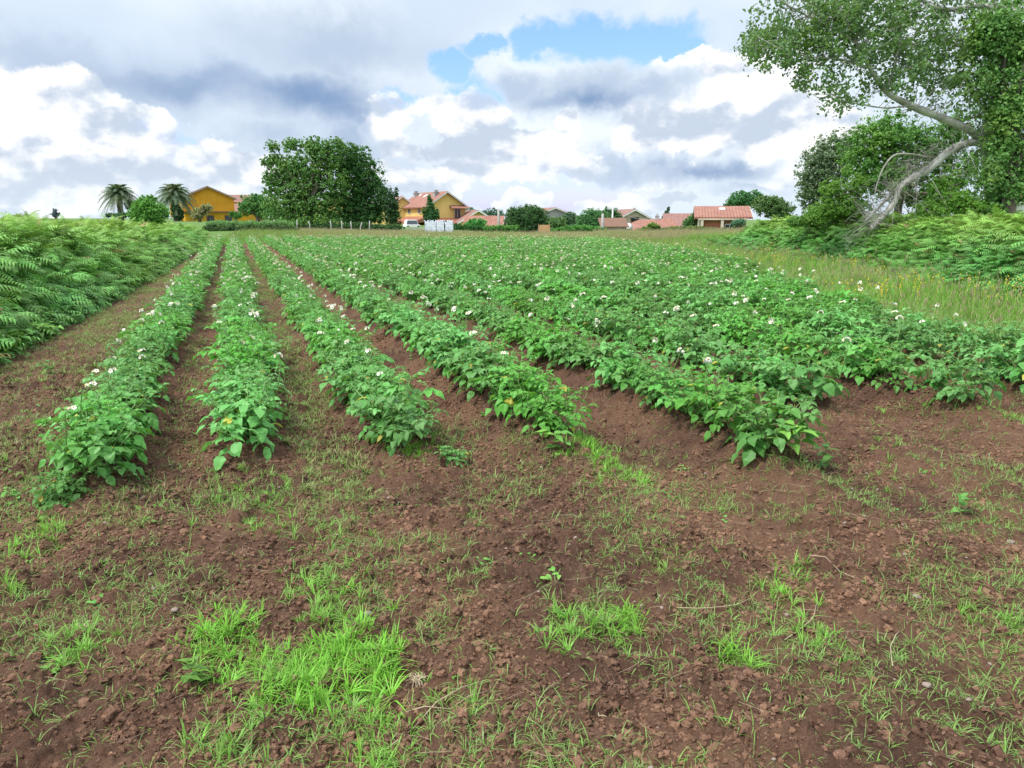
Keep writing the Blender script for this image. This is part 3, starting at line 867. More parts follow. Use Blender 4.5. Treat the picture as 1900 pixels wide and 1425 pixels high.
# low broad-leaved weeds at the foot of the left bank
def weedplant(seed, L=.12, n=14):
    r = np.random.default_rng(seed); mb = MB()
    for k in range(n):
        az = r.uniform(0, 6.28); h = r.uniform(0, 1.6 * L) * (L > .06)
        leaflet(mb, np.array([r.normal(0, .03), r.normal(0, .03), h]), np.array([math.cos(az), math.sin(az), r.uniform(-.1, .6)]), np.array([0, 0, 1.]), L * r.uniform(.5, 1), L * .4, .2, .4, r.random())
    return mb


src = [weedplant(900 + k).obj('foot_weed_%02d' % k, M['weed'], None, False, False) for k in range(4)]
n_ = 2600; y = 4 + 26 * rng.random(n_) ** 1.3; x = xl(y) + .22 - np.abs(rng.normal(0, .25, n_)) + .1 * rng.normal(0, 1, n_)
keep = inview(x, y, 60); x, y = x[keep], y[keep]; n = len(x)
scatter('bank_weeds', np.c_[x, y, terrain(x, y, False)], rs(n), rng.uniform(.5, 1.6, n), rng.integers(0, 4, n), np.zeros(n), src, 'low leafy weeds at the foot of the left bracken bank', 'weeds')

src = [weedplant(950 + k, .05, 7).obj('seedling_%02d' % k, M['weed'], None, False, False) for k in range(4)]
n_ = 420; q = np.c_[rng.uniform(-2.6, 8, n_), 1 + 8 * rng.random(n_)]; q = q[inview(q[:, 0], q[:, 1], 420, 0)]; n = len(q)
scatter('broadleaf_seedlings', np.c_[q, terrain(q[:, 0], q[:, 1]) - .002], rs(n), rng.uniform(.3, 1.0, n), rng.integers(0, 4, n), np.zeros(n), src, 'small broad-leaved seedlings dotted over the soil', 'weeds')

# single broad-leaved weeds on the soil
for (px, py, s, lab) in [(1030, 880, 1.0, 'dark leafy weed on bare soil below the fourth potato row'), (1465, 905, 1.3, 'feathery green weed just below the fifth potato row'), (1785, 965, .6, 'pale little weed alone on soil at the right'),
                         (1530, 885, .8, 'small weed right of the feathery weed below the fifth row'), (350, 1280, .6, 'tiny round-leaved weed beneath the bright grass patch'), (90, 705, 1.0, 'flat broad leaf weed on the left margin strip'), (20, 940, .5, 'small leaf weed at the left edge of the soil')]:
    g = G(px, py); o = weedplant(int(px)).obj('weed', M['weed']); o.location = (g[0], g[1], float(terrain(np.array([g[0]]), np.array([g[1]]))[0])); o.scale = (s,) * 3
    tag(o, lab, 'weed', 'single weeds on the soil')

# ------------------------------------------------------------------ clods, stones, straw
def lump(seed, sub=2, rough=.5, flat=.75):
    import bmesh
    bm = bmesh.new(); bmesh.ops.create_icosphere(bm, subdivisions=sub, radius=1)
    r = np.random.default_rng(seed); ph = r.uniform(0, 6, 6)
    for v in bm.verts:
        c = v.co; k = 1 + rough * (math.sin(c.x * 3 + ph[0]) * math.sin(c.y * 3.7 + ph[1]) + .6 * math.sin(c.z * 6 + ph[2]) * math.sin(c.x * 7 + ph[3]) + .4 * math.sin(c.y * 11 + ph[4])) * .7
        v.co = c * k * (1 + (r.random() - .5) * rough * .9 * (sub < 3)); v.co.z *= flat
    me = bpy.data.meshes.new('lump'); bm.to_mesh(me); bm.free()
    for p_ in me.polygons: p_.use_smooth = sub > 2
    return me


def lumps(name, n, mat, base, sub=2, **kw):
    out = []
    for k in range(n):
        me = lump(base + k, sub, **kw); me.materials.append(mat); out.append(put('%s_%02d' % (name, k), me, None, False))
    return out


src = lumps('clod_kind', 6, M['clod'], 10, 2)
n_ = 330000; q = np.c_[rng.uniform(-2.6, 8.8, n_), .9 + 9 * rng.random(n_) ** 1.45]
keep = inview(q[:, 0], q[:, 1], 420, 0) & (rng.random(n_) < .22 + .78 * sstep(.40, .62, fbm(q[:, 0] * 1.6, q[:, 1] * 1.6, 91, 3)))
q = q[keep]; n = len(q)
scatter('soil_clods', np.c_[q, terrain(q[:, 0], q[:, 1]) + .002], rng.uniform(0, 6.28, (n, 3)) * [.1, .1, 1], np.clip(rng.lognormal(math.log(.0052), .5, n), .002, .019), rng.integers(0, 6, n), np.zeros(n), src, 'crumbly red-brown clods of earth over the foreground', 'soil')
src = lumps('pebble_kind', 4, M['stone'], 40, 2, rough=.2, flat=.6)
q = np.c_[rng.uniform(-2, 8, 1100), .9 + 7 * rng.random(1100)]; q = q[inview(q[:, 0], q[:, 1], 420, 0)]; n = len(q)
scatter('pebbles', np.c_[q, terrain(q[:, 0], q[:, 1]) + .002], rng.uniform(0, 6.28, (n, 3)) * [.1, .1, 1], rng.uniform(.003, .010, n), rng.integers(0, 4, n), np.zeros(n), src, 'small pale pebbles sprinkled on the soil', 'pebbles')
# straw
src = []
for k in range(4):
    mb = MB(); L = .10 + .03 * k; b = rng.normal(0, .03)
    mb.tube([(-L, 0, .004), (-L * .3, b, .012), (L * .4, b * .5, .008), (L, -b, .006)], .0012, 4); src.append(mb.obj('straw_kind_%02d' % k, M['straw'], None, False, False))
n_ = 3200; q = np.c_[rng.uniform(-2.6, 8, n_), 1 + 6 * rng.random(n_)]; q = q[inview(q[:, 0], q[:, 1], 420, 0)]; n = len(q)
scatter('straw_bits', np.c_[q, terrain(q[:, 0], q[:, 1]) + .006], np.c_[rng.normal(0, .1, n), rng.normal(0, .12, n), rng.uniform(0, 6.28, n)], rng.uniform(.12, .5, n), rng.integers(0, 4, n), np.zeros(n), src, 'bits of dry pale straw littering the soil', 'straw')
for (px, py, r_, lab) in [(265, 934, .022, 'pale round stone on soil right of the small stunted plant'), (1700, 1108, .021, 'pale flat stone on the soil at the right'), (1718, 1282, .014, 'small oval stone in the lower right soil'), 
                          (510, 1008, .02, 'flat tan stone left of the narrow grass strip'), (683, 1150, .016, 'tan stone just above the bright grass patch'), (325, 1142, .014, 'small stone left of the upper grass tuft'), (1905 - 30, 1003, .02, 'stone at the far right edge of the soil')]:
    g = G(px, py); me = lump(int(px), 3, .15, .6); me.materials.append(M['stone']); o = put('stone', me)
    o.location = (g[0], g[1], float(terrain(np.array([g[0]]), np.array([g[1]]))[0]) + r_ * .3); o.scale = (r_,) * 3; tag(o, lab, 'stone', 'loose stones on the soil')
g = G(333, 478, 0); me = lump(5, 3, .2, .75); me.materials.append(M['concrete']); o = put('boulder', me); o.location = (g[0], g[1], .12); o.scale = (.42, .5, .32); tag(o, 'pale grey boulder at the foot of the left bracken', 'boulder')


def dryclump(px, py, s, lab):
    g = G(px, py); mb = MB()
    for k in range(60):
        az = rng.uniform(0, 6.28); e = rng.uniform(-.3, 1.3); L = s * rng.uniform(.4, 1.1)
        a_ = np.array([rng.normal(0, .01), rng.normal(0, .01), .015]); d = np.array([math.cos(az) * math.cos(e), math.sin(az) * math.cos(e), math.sin(e) * .7])
        mb.tube([a_, a_ + d * L * .5, a_ + d * L + [0, 0, -.4 * L]], [.0016, .0013, .0007], 3)
    o = mb.obj('dry_root_clump', M['straw']); o.location = (g[0], g[1], float(terrain(np.array([g[0]]), np.array([g[1]]))[0])); tag(o, lab, 'root clump')


dryclump(772, 1268, .05, 'withered tan root clump right of the bright grass patch')
dryclump(152, 1162, .045, 'pale dried grass clump in the lower left soil')
for (a, b, lab) in [((1240, 1105), (1690, 1285), None)]: pass
ST = [((740, 1335), (905, 1295), 'pale straw stalk lying right of the root clump'), ((720, 1400), (900, 1270), 'long thin straw crossing beneath the root clump'), ((1255, 1140), (1390, 1130), 'bent straw stalk on soil left of the lower right grass'), ((1455, 1190), (1515, 1125), 'straw stalk standing askew in the lower right soil'),
      ((1655, 1250), (1670, 1170), 'upright brown stalk in the lower right soil'), ((1110, 1330), (1125, 1352), 'short pale dead leaf curl at the bottom centre'), ((1500, 1050), (1640, 1095), 'thin straw lying beside the pale flat stone')]
for (a, b, lab) in ST:
    A_, B_ = G(*a), G(*b); mid = (A_ + B_) / 2 + rng.normal(0, .02, 2)
    q = np.array([A_, (A_ + mid) / 2, mid, (B_ + mid) / 2, B_]); z = terrain(q[:, 0], q[:, 1]) + .012; z[2:4] += .01
    mb = MB(); mb.tube(np.c_[q, z] - [*A_, 0], [.0022, .002, .002, .0017, .001], 5); o = mb.obj('straw_stalk', M['straw'], None, True); o.location = (A_[0], A_[1], 0); tag(o, lab, 'straw', 'straw stalks on the soil')

# ------------------------------------------------------------------ trees
def leafcloud(mb, C, out, size, r, flat=.5):
    """one folded leaf per row of C, facing roughly out"""
    n = len(C)
    nn = out * flat + r.normal(0, .6, (n, 3)) + [0, 0, .35]; nn /= np.linalg.norm(nn, axis=1)[:, None]
    t = np.cross(nn, r.normal(0, 1, (n, 3))); t /= np.linalg.norm(t, axis=1)[:, None]; s = np.cross(nn, t)
    L = (size * r.uniform(.6, 1.25, n))[:, None]
    V = np.stack([C - t * L * .5, C + s * L * .33 + nn * L * .10, C + t * L * .5 - nn * L * .08, C - s * L * .33 + nn * L * .10], 1).reshape(-1, 3)
    Q = np.arange(n * 4).reshape(-1, 4)
    mb.add(V, Q, a=np.repeat(np.clip(r.normal(.5, .25, n), 0, 1), 4))


def crown(mb, blobs, nleaf, size, r, clump=.16, shell=.55, sparse=0.0):
    """blobs: (centre, radii) in metres; leaves gathered in clumps over and through each blob"""
    vol = np.array([(b[1][0] * b[1][1] * b[1][2]) ** (2 / 3) for b in blobs]); share = vol / vol.sum(); cl = []
    for (c, R), sh in zip(blobs, share):
        c = np.array(c); R = np.array(R); n = int(nleaf * sh); rc = clump * .85 * R.mean() + .02
        nc = max(10, int(6.5 * (R.mean() / rc) ** 2 * .35))
        d = r.normal(0, 1, (nc, 3)); d /= np.linalg.norm(d, axis=1)[:, None]
        k = (shell + (1 - shell) * r.random(nc)) * (.78 + .36 * r.random(nc)) * np.where(r.random(nc) < .3, .6, 1)
        cc = c + d * R * k[:, None]
        keepc = r.random(nc) > sparse; cc = cc[keepc]; d = d[keepc]
        w = r.integers(0, len(cc), n); cc = cc + 0
        off = r.normal(0, 1, (n, 3)); off /= np.linalg.norm(off, axis=1)[:, None]
        rad = rc * r.uniform(.6, 1.35, len(cc))
        Pp = cc[w] + off * (rad[w] * np.abs(r.normal(.55, .42, n)))[:, None] * [1, 1, .8]
        loose = r.random(n) < .12; dd = r.normal(0, 1, (n, 3)); dd /= np.linalg.norm(dd, axis=1)[:, None]
        Pp = np.where(loose[:, None], c + dd * R * (r.random(n) ** .4 * 1.02)[:, None], Pp)
        leafcloud(mb, Pp, off * .7 + d[w] * .6, size, r); cl.append(cc)
    return np.vstack(cl)


def limbs(mb, root, fork, targets, r0, r, k=6, n=14):
    mb.tube([root, root * .5 + fork * .5 + [r.normal(0, .03), 0, 0], fork], [r0 * 1.25, r0, r0 * .85], 8)
    pick = targets[r.permutation(len(targets))[:n]]
    for t in pick:
        m1 = fork * .6 + t * .4 + r.normal(0, .08 * np.linalg.norm(t - fork) + .01, 3) + [0, 0, .05 * np.linalg.norm(t - fork)]
        mb.tube([fork, m1, t * .85 + m1 * .15, t], [r0 * .55, r0 * .34, r0 * .16, r0 * .07], 5)


def tree(name, D, blobs, base, label, cat, c1, c2, c3, nleaf, size, group=None, trunk_r=.2, shell=.55, clump=.16, sparse=0.0, bark='bark', depth=.9, fork=.45, ntr=14, seed=None, tr=.22, zbase=None):
    """blobs (photo px, py, rx px, ry px[, depth offset m]); base (px) of the trunk; D forward distance"""
    r = np.random.default_rng(seed if seed is not None else int(base * 7 + D * 13))
    bp, s = P(base, 405, D); bz = tz(bp[0], bp[1]) if zbase is None else zbase
    org = np.array([bp[0], bp[1], bz])
    B = []
    for b in blobs:
        c, s = P(b[0], b[1], D + (b[4] if len(b) > 4 else 0)); R = (b[2] * s, b[2] * s * depth, b[3] * s)
        B.append((c - org, R))
    o = empty(name, org)
    tag(o, label, cat, group)
    mb = MB(); cl = crown(mb, B, nleaf, size, r, clump, shell, sparse)
    c1, c2, c3 = [None if c is None else tuple(k * 1.62 for k in c) for c in (c1, c2, c3)]
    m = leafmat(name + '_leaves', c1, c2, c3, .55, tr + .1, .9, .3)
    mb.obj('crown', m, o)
    tb = MB(); zc = np.mean([b[0][2] for b in B]); zlow = min(b[0][2] - b[1][2] for b in B)
    fk = np.array([np.mean([b[0][0] for b in B]) * .4, 0, max(.3, zlow * (1 - fork) + zc * fork)])
    limbs(tb, np.array([0, 0, -.15]), fk, cl, trunk_r, r, n=ntr)
    tb.obj('trunk', M[bark], o, True)
    return o


DG1, DG2, DG3 = (.034, .092, .030), (.060, .140, .040), (.075, .165, .040)
# the big pair in the middle distance
tree('walnut_tree', 60, [(570, 305, 50, 42), (527, 318, 34, 34), (606, 288, 34, 30), (560, 352, 52, 40), (512, 350, 26, 30), (615, 340, 42, 50), (582, 268, 26, 18), (540, 268, 22, 14), (506, 272, 15, 12), (494, 300, 14, 12), (497, 330, 13, 14), (625, 268, 20, 14), (530, 385, 50, 26), (590, 385, 55, 28), (510, 295, 16, 14), (540, 402, 50, 14), (600, 403, 50, 14), (585, 412, 70, 9)], 585,
     'large broad-crowned tree with visible limbs left of the row of fence posts', 'tree', (.055, .125, .030), (.085, .175, .045), (.10, .18, .040), 48000, .18, None, .25, .4, .105, .38, depth=.8, ntr=40)
tree('chestnut_tree', 62, [(655, 300, 40, 36), (680, 330, 38, 45), (650, 345, 50, 50), (700, 365, 28, 40), (670, 390, 50, 26), (635, 300, 28, 30), (670, 405, 50, 14)], 665,
     'dense dark green round tree joined to the right of the big tree', 'tree', (.028, .100, .030), (.048, .145, .036), (.05, .15, .035), 40000, .17, None, .25, .55, .11, .15, depth=.9)
tree('holm_oak', 61, [(728, 385, 17, 30), (722, 370, 14, 24), (728, 405, 18, 16), (736, 355, 4, 9)], 730,
     'slim dark evergreen tree at the right flank of the big tree pair', 'tree', (.018, .055, .022), (.03, .08, .03), (.03, .07, .025), 9000, .12, None, .12)
tree('fruit_tree', 66, [(470, 380, 26, 20), (495, 378, 24, 22), (455, 385, 14, 16), (500, 395, 25, 16)], 477,
     'low bright green orchard tree right of the orange house', 'tree', (.045, .16, .04), (.07, .2, .05), (.08, .2, .05), 14000, .16)
tree('laurel_bush', 40, [(276, 385, 30, 18), (265, 380, 20, 16), (290, 395, 28, 18), (262, 400, 26, 16), (278, 372, 12, 12), (278, 410, 30, 10)], 277,
     'rounded bright green bush rising above the left bracken', 'bush', (.07, .19, .035), (.11, .26, .05), (.10, .25, .045), 12000, .11, None, .06, tr=.3)
# middle distance right of centre
tree('round_bush', 58, [(978, 400, 38, 20), (960, 395, 22, 14), (1000, 405, 20, 22), (978, 420, 34, 14), (985, 390, 22, 10), (955, 412, 22, 14)], 978,
     'round dark green tree standing alone at the far field edge', 'tree', (.030, .085, .032), (.05, .12, .04), (.05, .12, .035), 20000, .13, None, .12, .5)
tree('cypress_shrub', 64, [(799, 385, 9, 18), (797, 372, 5, 12), (800, 402, 15, 18), (790, 395, 10, 12), (808, 398, 9, 14)], 799,
     'narrow pointed dark shrub in front of the yellow house', 'tree', (.025, .075, .028), (.04, .11, .035), (.04, .1, .03), 9000, .11, None, .08)
tree('garden_tree', 95, [(1100, 402, 26, 17), (1085, 410, 18, 14), (1120, 405, 14, 14), (1100, 418, 28, 10)], 1100,
     'mid green tree behind the two utility poles', 'tree', (.045, .125, .045), (.07, .165, .055), None, 12000, .24, 'far garden trees')
tree('poplar_clump', 110, [(1130, 398, 14, 14), (1142, 405, 12, 18), (1128, 415, 14, 12)], 1134,
     'darker upright tree right behind the metal utility pole', 'tree', (.04, .11, .045), (.06, .14, .055), None, 6000, .26, 'far garden trees')
tree('garden_tree', 120, [(1058, 405, 16, 12), (1045, 412, 14, 10), (1065, 418, 18, 10)], 1058,
     'hazy grey-green tree beside the grey gabled house', 'tree', (.07, .135, .08), (.09, .16, .09), None, 6000, .28, 'far garden trees')
tree('garden_tree', 100, [(1030, 415, 22, 14), (1010, 418, 12, 10)], 1025,
     'pale green tree between the round tree and the grey house', 'tree', (.08, .17, .06), (.11, .2, .07), None, 5000, .24, 'far garden trees')
tree('garden_tree', 160, [(912, 400, 24, 14), (935, 405, 20, 12), (900, 405, 14, 10)], 915,
     'blue-green tree behind the small yellow gable', 'tree', (.045, .10, .07), (.06, .125, .085), None, 7000, .34, 'far garden trees')
tree('garden_tree', 160, [(872, 395, 14, 10), (862, 402, 12, 10)], 870,
     'grey-green tree just right of the yellow house', 'tree', (.05, .12, .065), (.07, .145, .075), None, 4000, .34, 'far garden trees')
tree('shrub', 75, [(884, 414, 20, 9), (873, 418, 14, 7)], 884,
     'bright green rounded shrub in front of the small yellow gable', 'shrub', (.04, .15, .035), (.06, .19, .045), None, 5000, .17)
tree('shrub', 70, [(1287, 409, 15, 13), (1300, 411, 10, 10), (1275, 413, 10, 8)], 1293,
     'clipped green shrub left of the brick porch house', 'shrub', (.05, .14, .04), (.07, .17, .05), None, 5000, .15)
tree('oak_tree', 75, [(1375, 370, 24, 16), (1360, 378, 16, 12), (1400, 368, 20, 14)], 1378,
     'dark tree behind the brick porch house roof', 'tree', (.035, .10, .035), (.055, .14, .045), None, 12000, .19)
tree('acacia_tree', 60, [(1435, 385, 30, 20), (1415, 380, 22, 18), (1455, 388, 22, 16), (1430, 372, 24, 10), (1445, 400, 26, 8)], 1441,
     'wide olive-green tree right of the brick porch house', 'tree', (.060, .115, .035), (.08, .14, .045), None, 16000, .14, None, .12, .5)
tree('pale_bush', 62, [(1372, 412, 14, 7), (1365, 415, 10, 5)], 1372, 'low blue-green bush before the brick porch', 'bush', (.07, .15, .09), (.09, .18, .11), None, 3000, .12)
# behind the poplar
tree('willow_tree', 35, [(1530, 300, 44, 52), (1505, 320, 32, 48), (1560, 290, 42, 52), (1530, 350, 45, 40), (1500, 360, 26, 36), (1580, 270, 30, 34)], 1535,
     'silvery grey-green willow at the left of the right-hand thicket', 'tree', (.12, .175, .10), (.18, .235, .15), (.10, .16, .07), 30000, .10, None, .1, .3, .10, .15)
tree('elder_tree', 30, [(1640, 250, 62, 46), (1600, 290, 50, 55), (1680, 270, 60, 60), (1720, 290, 45, 60), (1640, 330, 75, 50), (1770, 240, 40, 46), (1775, 320, 55, 60), (1720, 370, 60, 40)], 1660,
     'bushy green tree behind the fallen pale limb', 'tree', (.055, .14, .030), (.09, .20, .042), (.12, .23, .045), 50000, .10, None, .16, .45, .12, .05)
tree('maple_shrub', 27, [(1545, 355, 26, 26), (1560, 385, 40, 22), (1520, 395, 30, 18), (1590, 350, 24, 30), (1580, 390, 35, 20)], 1560,
     'yellow-green leafy shrub at the foot of the willow', 'shrub', (.10, .22, .035), (.15, .29, .05), (.13, .26, .045), 16000, .085, None, .07, tr=.35)
tree('hazel_shrub', 24, [(1760, 370, 40, 28), (1740, 345, 24, 22), (1800, 385, 46, 22), (1730, 390, 40, 18), (1850, 375, 34, 28)], 1780,
     'light green shrub growing right of the fallen limb base', 'shrub', (.10, .22, .035), (.16, .28, .05), (.13, .24, .045), 18000, .075, None, .06, tr=.35)
tree('ivy_tree', 23.5, [(1825, 60, 40, 40), (1835, 140, 26, 34), (1852, 210, 26, 30), (1842, 395, 30, 20), (1860, 280, 44, 70), (1880, 200, 50, 80), (1870, 350, 34, 46), (1895, 90, 50, 90), (1860, 60, 40, 50), (1900, 310, 30, 80), (1845, 330, 30, 40)], 1880,
     'ivy-covered tall tree filling the right edge', 'tree', (.085, .20, .055), (.14, .27, .075), (.15, .25, .055), 46000, .13, None, .2, .3, .11, .45)


# the poplar with its split limbs
def poplar():
    r = np.random.default_rng(5); D = 24.5
    bp, s = P(1845, 405, D + .5); org = np.array([bp[0], bp[1], tz(bp[0], bp[1])])
    o = empty('poplar_tree', org); tag(o, 'old pale-barked poplar with a split trunk and leafy limb reaching over the field', 'tree')
    def W(px, py, dd=0): return P(px, py, D + dd)[0] - org
    def smooth(pts, rad, m=6):
        pts = np.array(pts); t = np.linspace(0, len(pts) - 1, (len(pts) - 1) * m + 1); i = np.clip(t.astype(int), 0, len(pts) - 2); f = (t - i)[:, None]
        p0 = pts[np.clip(i - 1, 0, len(pts) - 1)]; p1 = pts[i]; p2 = pts[i + 1]; p3 = pts[np.clip(i + 2, 0, len(pts) - 1)]
        q = .5 * ((2 * p1) + (-p0 + p2) * f + (2 * p0 - 5 * p1 + 4 * p2 - p3) * f ** 2 + (-p0 + 3 * p1 - 3 * p2 + p3) * f ** 3)
        return q, np.interp(t, range(len(rad)), rad)
    tk = MB()
    L = {}
    def limb(name, pts, rad, k=9):
        q, ra = smooth([W(*p) for p in pts], rad); ra = ra * .95 * (1 + .08 * np.sin(np.arange(len(ra)) * 1.7)); tk.tube(q, ra, k); L[name] = q
    limb('trunk', [(1848, 420), (1838, 340), (1832, 262), (1850, 180), (1872, 90), (1890, -20), (1900, -140)], [.24, .21, .20, .17, .14, .12, .08], 12)
    limb('A', [(1835, 270), (1800, 243, -.2), (1750, 220, -.4), (1690, 196, -.6), (1645, 170, -.7), (1615, 128, -.7), (1590, 80, -.8), (1560, 20, -.9), (1540, -40, -1)], [.12, .125, .12, .11, .085, .065, .05, .04, .02])
    limb('A2', [(1645, 170, -.7), (1660, 120, -.4), (1672, 60, -.2), (1668, 0, 0), (1675, -60, 0)], [.045, .04, .035, .03, .015])
    limb('A3', [(1610, 125, -.7), (1560, 110, -1.2), (1500, 105, -1.5), (1445, 90, -1.8), (1400, 88, -2)], [.035, .03, .022, .016, .008])
    limb('A4', [(1590, 80, -.8), (1540, 50, -1.2), (1480, 20, -1.4), (1430, -10, -1.5)], [.05, .04, .03, .015])
    limb('A5', [(1690, 196, -.6), (1640, 200, -1), (1580, 190, -1.3), (1540, 180, -1.5)], [.03, .025, .018, .01])
    limb('T', [(1872, 20), (1810, 10, .2), (1760, 18, .2), (1725, 10, 0), (1690, -20, 0)], [.09, .08, .07, .055, .03])
    limb('T2', [(1860, 120), (1810, 90, .5), (1780, 85, .6), (1740, 60, .5)], [.08, .07, .05, .02])
    limb('B', [(1832, 262), (1795, 266, -.2), (1760, 282, -.4), (1725, 312, -.6), (1690, 332, -.8), (1668, 350, -.9), (1660, 375, -1), (1632, 408, -1.1), (1615, 425, -1.1)], [.10, .12, .13, .125, .11, .095, .085, .08, .07])
    limb('C', [(1670, 345, -.9), (1640, 375, -.6), (1605, 412, -.4)], [.055, .05, .04])
    tk.obj('trunk', M['palebark'], o, True)
    dt = MB()
    for k in range(60):      # dead twigs hanging round the broken limb
        q = L['B'][r.integers(8, len(L['B']) - 6)] + r.normal(0, .03, 3); d = nrm(np.array([-.9 + r.normal(0, .6), r.normal(-.2, .5), r.normal(.0, .8)])); ln = r.uniform(.5, 1.8)
        side = r.normal(0, .25, 3); p1 = q + d * ln * .4 + side * .3; p2 = q + d * ln * .8 + side * .6 - [0, 0, ln * .15]; p3 = q + d * ln + side - [0, 0, ln * .35]
        dt.tube([q, p1, p2, p3], [.012, .008, .005, .002], 4)
        for j in range(4):
            b = p1 * (1 - j / 4) + p3 * j / 4; dt.tube([b, b + r.normal(0, .18, 3), b + r.normal(0, .3, 3)], [.006, .004, .002], 3)
    q, ra = smooth([W(1720, 292, -.8), W(1690, 286, -1), W(1660, 288, -1.2), W(1640, 310, -1.3), W(1628, 340, -1.3), W(1622, 365, -1.3)], [.035, .03, .03, .025, .02, .01]); dt.tube(q, ra, 5)
    dt.obj('dead_branch', M['deadwood'], o, True)
    # short dead spurs and knots along the limbs
    sp = MB()
    for nm in ('A', 'B', 'C', 'A2', 'A3', 'A4', 'T', 'T2', 'trunk'):
        for k in range(26):
            b = L[nm][r.integers(3, len(L[nm]) - 1)]; d = nrm(r.normal(0, 1, 3) + [0, 0, .4]); l_ = r.uniform(.2, .9)
            sp.tube([b, b + d * l_ * .5 + r.normal(0, .04, 3), b + d * l_], [.016, .009, .003], 4)
            for j in range(2): sp.tube([b + d * l_ * .5, b + d * l_ * .8 + r.normal(0, .16, 3)], [.006, .002], 3)
    sp.obj('spur', M['deadwood'], o, True)
    # leafy sprays: clumps tied back to the limbs by twigs
    allp = np.vstack([L[k] for k in ('A', 'A2', 'A3', 'A4', 'A5', 'T', 'T2', 'trunk')])
    tw = MB(); lf = MB()
    regions = [(1470, 40, 75, 55, -1.3, 120), (1420, 80, 45, 30, -1.7, 60), (1430, 110, 40, 22, -1.8, 26), (1395, 75, 16, 22, -1.9, 14), (1500, 90, 50, 40, -1.3, 70), (1530, 150, 55, 28, -1.2, 46), (1540, 50, 60, 60, -.9, 110), (1600, 60, 60, 70, -.6, 120), (1650, 110, 60, 60, -.4, 100), (1620, 20, 80, 50, -.6, 110),
               (1700, 60, 60, 70, 0, 120), (1740, 110, 50, 60, 0, 80), (1690, 150, 50, 30, -.4, 40), (1760, 160, 40, 30, 0, 26), (1545, 195, 22, 18, -1.3, 12), (1590, 185, 40, 20, -1.1, 16), (1780, 50, 60, 60, .2, 80), (1830, 120, 40, 90, .2, 110), (1850, 40, 50, 60, 0, 90), (1720, 185, 40, 14, -.3, 10), (1800, 185, 25, 40, .2, 26), (1880, 140, 30, 100, -.2, 80),
               (1815, 230, 28, 60, 0, 40), (1832, 320, 26, 50, -.5, 36), (1808, 130, 34, 60, -.3, 40), (1500, -60, 110, 50, -1, 90), (1650, -70, 120, 60, 0, 120), (1800, -80, 100, 70, 0, 120)]
    for (px, py, rx, ry, dd, n) in regions:
        for k in range(int(n * .85)):
            a = r.uniform(0, 6.28); q = math.sqrt(r.random()); c = W(px + rx * q * 1.05 * math.cos(a), py + ry * q * math.sin(a), dd + r.normal(0, .7))
            j = allp[np.linalg.norm(allp - c, axis=1).argmin()]
            dl = np.linalg.norm(c - j)
            m1 = j * .5 + c * .5 + r.normal(0, .08 * dl, 3) + [0, 0, .06 * dl]
            if k % 3 == 0: tw.tube([j, m1, c], [.004 + .010 * min(1, dl), .008, .004], 4)
            R = r.uniform(.12, .27); m_ = int(r.uniform(9, 20))
            off = r.normal(0, R * .55, (m_, 3)); leafcloud(lf, c + off, off / R * .3, .134, r, .3)
    tw.obj('twig', M['palebark'], o, True)
    lf.obj('crown', leafmat('poplar_leaves', (.095, .215, .07), (.18, .31, .12), (.16, .29, .075), .45, .42, 1.2, .5), o)


poplar()


# palms
def palm(px, pyc, D, label, seed, rpx=34):
    r = np.random.default_rng(seed)
    c, s = P(px, pyc, D); g = tz(c[0], c[1]); o = empty('palm_tree', (c[0], c[1], g)); tag(o, label, 'palm tree', 'palms by the orange house')
    H = c[2] - g; R = rpx * s
    mb = MB(); zs = np.linspace(0, H, 14)
    mb.tube([(0, 0, z) for z in zs], [.42 + .04 * (i % 2) + (.12 if i > 10 else 0) for i in range(14)], 10); mb.obj('trunk', M['bark'], o)
    fm = []; NV = 10
    for v in range(NV):
        e = 1.35 - 1.75 * (v / (NV - 1)) ** .85
        fb = MB(); n = 30; dr = .42 + .45 * math.cos(max(0, e)) 
        def pos(t): return np.array([R * 1.12 * t * math.cos(e) + R * .22 * t * t * math.sin(max(0, e)), 0, R * (1.05 * t * math.sin(e) - dr * t ** 2.2)])
        fb.tube([pos(t) for t in np.linspace(0, 1, 8)], np.linspace(.07, .015, 8), 4)
        for i in range(n):
            t = .12 + .88 * i / n; p0 = pos(t); tg = nrm(pos(t + .02) - p0); l = R * .25 * math.sin(min(1, t * 1.1 + .12) * 2.8) + .12
            for sg in (-1, 1):
                d = nrm(tg * .55 + np.array([0, sg * .8, -.35 + r.normal(0, .1)])); q = tg * R * .024
                fb.add([p0 - q * .7, p0 + q * .7, p0 + d * l + q * .25, p0 + d * l * .98 - q * .2], [(0, 1, 2, 3)], a=r.random())
        fm.append(fb.mesh('frond', palm_m))
    for k in range(64):
        f = put('frond', fm[min(NV - 1, int(NV * k / 64))], o)
        f.location = (0, 0, H); f.rotation_euler = (r.normal(0, .08), 0, k * 2.399 + r.normal(0, .1))


